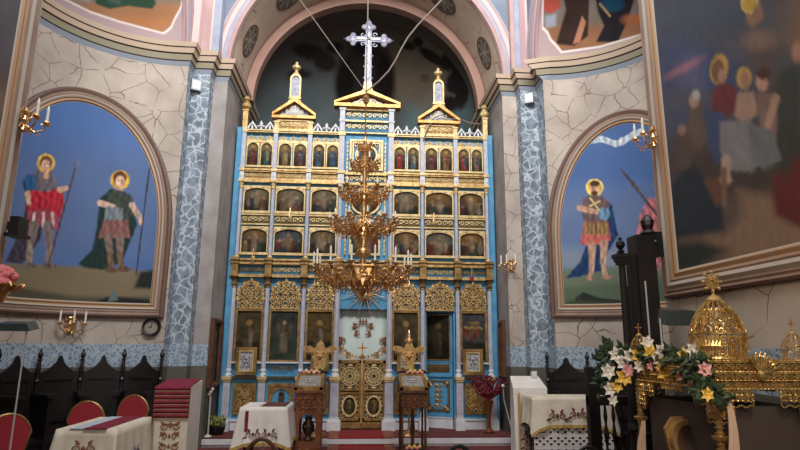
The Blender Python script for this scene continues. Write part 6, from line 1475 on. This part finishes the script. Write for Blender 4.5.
# satin ribbons tied on posts
def satin(x,y,z0,z1,label,s):
    vs=[];n=14
    for j in range(n+1):
        u=j/n; zz=z1+(z0-z1)*u; w_=.012+.022*sin(u*pi)*(.6+.4*u)+.01*u
        for k in range(7): v=k/6*2-1; vs.append((x+v*w_+.012*sin(u*5+s),y-.04-.012*cos(v*7+u*3),zz))
    m=MB().add(vs,[(j*7+k,j*7+k+1,(j+1)*7+k+1,(j+1)*7+k) for j in range(n) for k in range(6)])
    tag(m.build('satin_ribbon',RIBBON,smooth=True),label,'ribbon')
satin(KX0+.02,KY0-.02,.85,1.34,'pink-beige satin ribbon hanging on front corner post of canopy',0)
satin(KX0-.02,KY1+.0,.8,1.13,'pink-beige satin ribbon hanging on rear left post of canopy',2)
# garland of lilies
g0=[(606,392,3.93),(604,376,3.95),(612,361,3.95),(626,355,3.88),(640,358,3.78),(655,356,3.65),(670,362,3.5),(682,358,3.3),(695,363,3.12),(703,372,3.02),(708,386,2.95),(711,400,2.93)]
gp=[aY(*q) for q in g0]
gr=empty('flower_garland',gp[5],0,'garland of yellow lilies, pink and white blossoms arching over canopy left side','flower garland')
ml=MB(); r=random.Random(21)
for k in range(len(gp)-1):
    for j in range(26):
        u=r.random(); p=gp[k]*(1-u)+gp[k+1]*u; p=p+np.array([(r.random()-.5)*.10,(r.random()-.5)*.08,(r.random()-.5)*.10])
        ml.leaf(p[0],p[1],p[2],r.random()*6.28,.06+.03*r.random(),.018,.01)
ml.tube(gp,.018,6); ml.build('foliage',LEAF,gr)
for px,py,pz_ in ((606,352,3.95),(610,347,3.95),(600,360,3.95)):
    p=aY(px,py,pz_); m=MB()
    for j in range(14): m.leaf(p[0]+(r.random()-.5)*.05,p[1],p[2]+(r.random()-.5)*.05,r.random()*3.1,.07,.02,.01)
    m.build('leaf_tuft',LEAF,gr)
def lily(px,py,Y,m_,R):
    p=aY(px,py,Y); m=MB(); a0=r.random()*6
    for k in range(6):
        a=a0+k*pi/3+.2*(r.random()-.5); L=R*(.9+.2*r.random()); w_=R*.34; c_,s_=cos(a),sin(a)
        q=[(0,0,0),(L*.5*c_-w_*s_,-R*.45,L*.5*s_+w_*c_),(L*c_,-R*.30,L*s_),(L*.5*c_+w_*s_,-R*.45,L*.5*s_-w_*c_),(L*.5*c_,-R*.28,L*.5*s_)]
        m.add([(p[0]+a_,p[1]+b_,p[2]+cc) for a_,b_,cc in q],[(0,4,1),(1,4,2),(2,4,3),(3,4,0)])
    m.sph(p[0],p[1]-R*.2,p[2],R*.16,6); m.build('lily_bloom' if m_ is not LILYW else 'white_bloom',m_,gr)
def yb(px): 
    xs_=[q[0] for q in g0]; 
    if px<606: return 3.85
    if px>711: return 2.88
    for a,b in zip(g0[1:],g0[2:]):
        if a[0]<=px<=b[0]: return a[2]+(b[2]-a[2])*(px-a[0])/(b[0]-a[0])-.07
    return 3.8
for px,py,m_,R in ((637,355,LILYY,.055),(649,353,LILYY,.052),(663,372,LILYY,.06),(683,355,LILYY,.055),(623,377,LILYY,.055),(616,386,LILYY,.04),(706,394,LILYY,.045),(682,375,LILYP,.05),(627,370,LILYP,.045),(703,369,LILYP,.05),(650,366,LILYP,.03),
    (615,354,LILYW,.05),(646,342,LILYW,.045),(660,351,LILYW,.05),(622,363,LILYW,.05),(691,350,LILYW,.05),(607,371,LILYW,.05),(609,389,LILYW,.045),(638,366,LILYW,.04),(670,358,LILYW,.035),(628,356,LILYW,.045),(657,359,LILYW,.045),(694,361,LILYW,.035),(612,400,LILYW,.035)): lily(px,py,yb(px),m_,R*1.08*yb(px)/3.6)
# oval icon leaning inside
p=aY(690,444,3.35); t=empty('round_icon',p,0,'round gilt framed icon leaning beneath canopy at bottom','icon')
def tl(m): return m.xf(lambda x,y,z:(x*cos(.5)-z*sin(.5)*.5,-z*.9+0*y if 0 else y,z)).xf(lambda x,y,z:(x*.95,y+z*.25,z))
def ovring(r0,r1,y0,y1): m=MB(); ringpoly(m,[(r1*cos(2*pi*k/28),r1*1.15*sin(2*pi*k/28)) for k in range(28)],[(r0*cos(2*pi*k/28),r0*1.15*sin(2*pi*k/28)) for k in range(28)],y0,y1); return m
ovring(.09,.115,-.03,.02).xf(lambda x,y,z:(x,y+z*.3,z)).build('gilt_rim',DGOLD,t,world=False); ovring(.055,.095,-.015,.02).xf(lambda x,y,z:(x,y+z*.3,z)).build('brown_mount',BROWN,t,world=False)
MB().extr([(.06*cos(2*pi*k/24),.07*sin(2*pi*k/24)) for k in range(24)],-.01,.01).xf(lambda x,y,z:(x,y+z*.3,z)).build('icon_disc',CLAY,t,world=False)
m=MB().extr([(-.12,-.16),(.13,-.16),(.13,.10),(.06,.15),(-.06,.14),(-.12,.08)],.015,.04).xf(lambda x,y,z:(x,y+z*.3,z)); m.build('backing_board',DGOLD,t,world=False)
# dark chest under the canopy carries the icon
tag(MB().box(KX0+.04,KX1-.04,KY0+.08,KY1-.05,.0,1.29).build('draped_bier',mat('dark_brown_bier',rgb(74,62,58),.7)),'dark brown bier standing inside the gold canopy','bier')
# ================================================================ LIGHT
w=bpy.data.worlds.new('sky'); bpy.context.scene.world=w; w.use_nodes=True
bg=w.node_tree.nodes['Background']; bg.inputs[0].default_value=(.95,.97,1.0,1); bg.inputs[1].default_value=.75
def area(name,loc,target,sx,sy,power,col=(1,1,1)):
    l=bpy.data.lights.new(name,'AREA'); l.shape='RECTANGLE'; l.size=sx; l.size_y=sy; l.energy=power; l.color=col
    o=bpy.data.objects.new(name,l); C.objects.link(o); o.location=loc
    o.rotation_euler=(Vector(target)-Vector(loc)).to_track_quat('-Z','Y').to_euler(); return o
area('dome_window_light',(.1,3.0,9.3),(.1,9.6,8.2),5,2.2,800,(1,.985,.96))
area('soffit_fill_light',(0,-4.6,5.5),(0,11,9),3,3,190,(1,.98,.95))  # added fill aimed up to brighten the arch soffit; no window is known here
l=bpy.data.lights.new('warm_lamp','AREA'); l.size=.5; l.energy=24; l.color=(1,.78,.52); o=bpy.data.objects.new('warm_lamp',l); C.objects.link(o); o.location=(1.2,1.2,2.6); o.rotation_euler=(Vector((2.3,3.6,1.5))-Vector(o.location)).to_track_quat('-Z','Y').to_euler()
bpy.context.scene.cycles.max_bounces=6; bpy.context.scene.cycles.use_denoising=True
bpy.context.scene.view_settings.exposure=.12
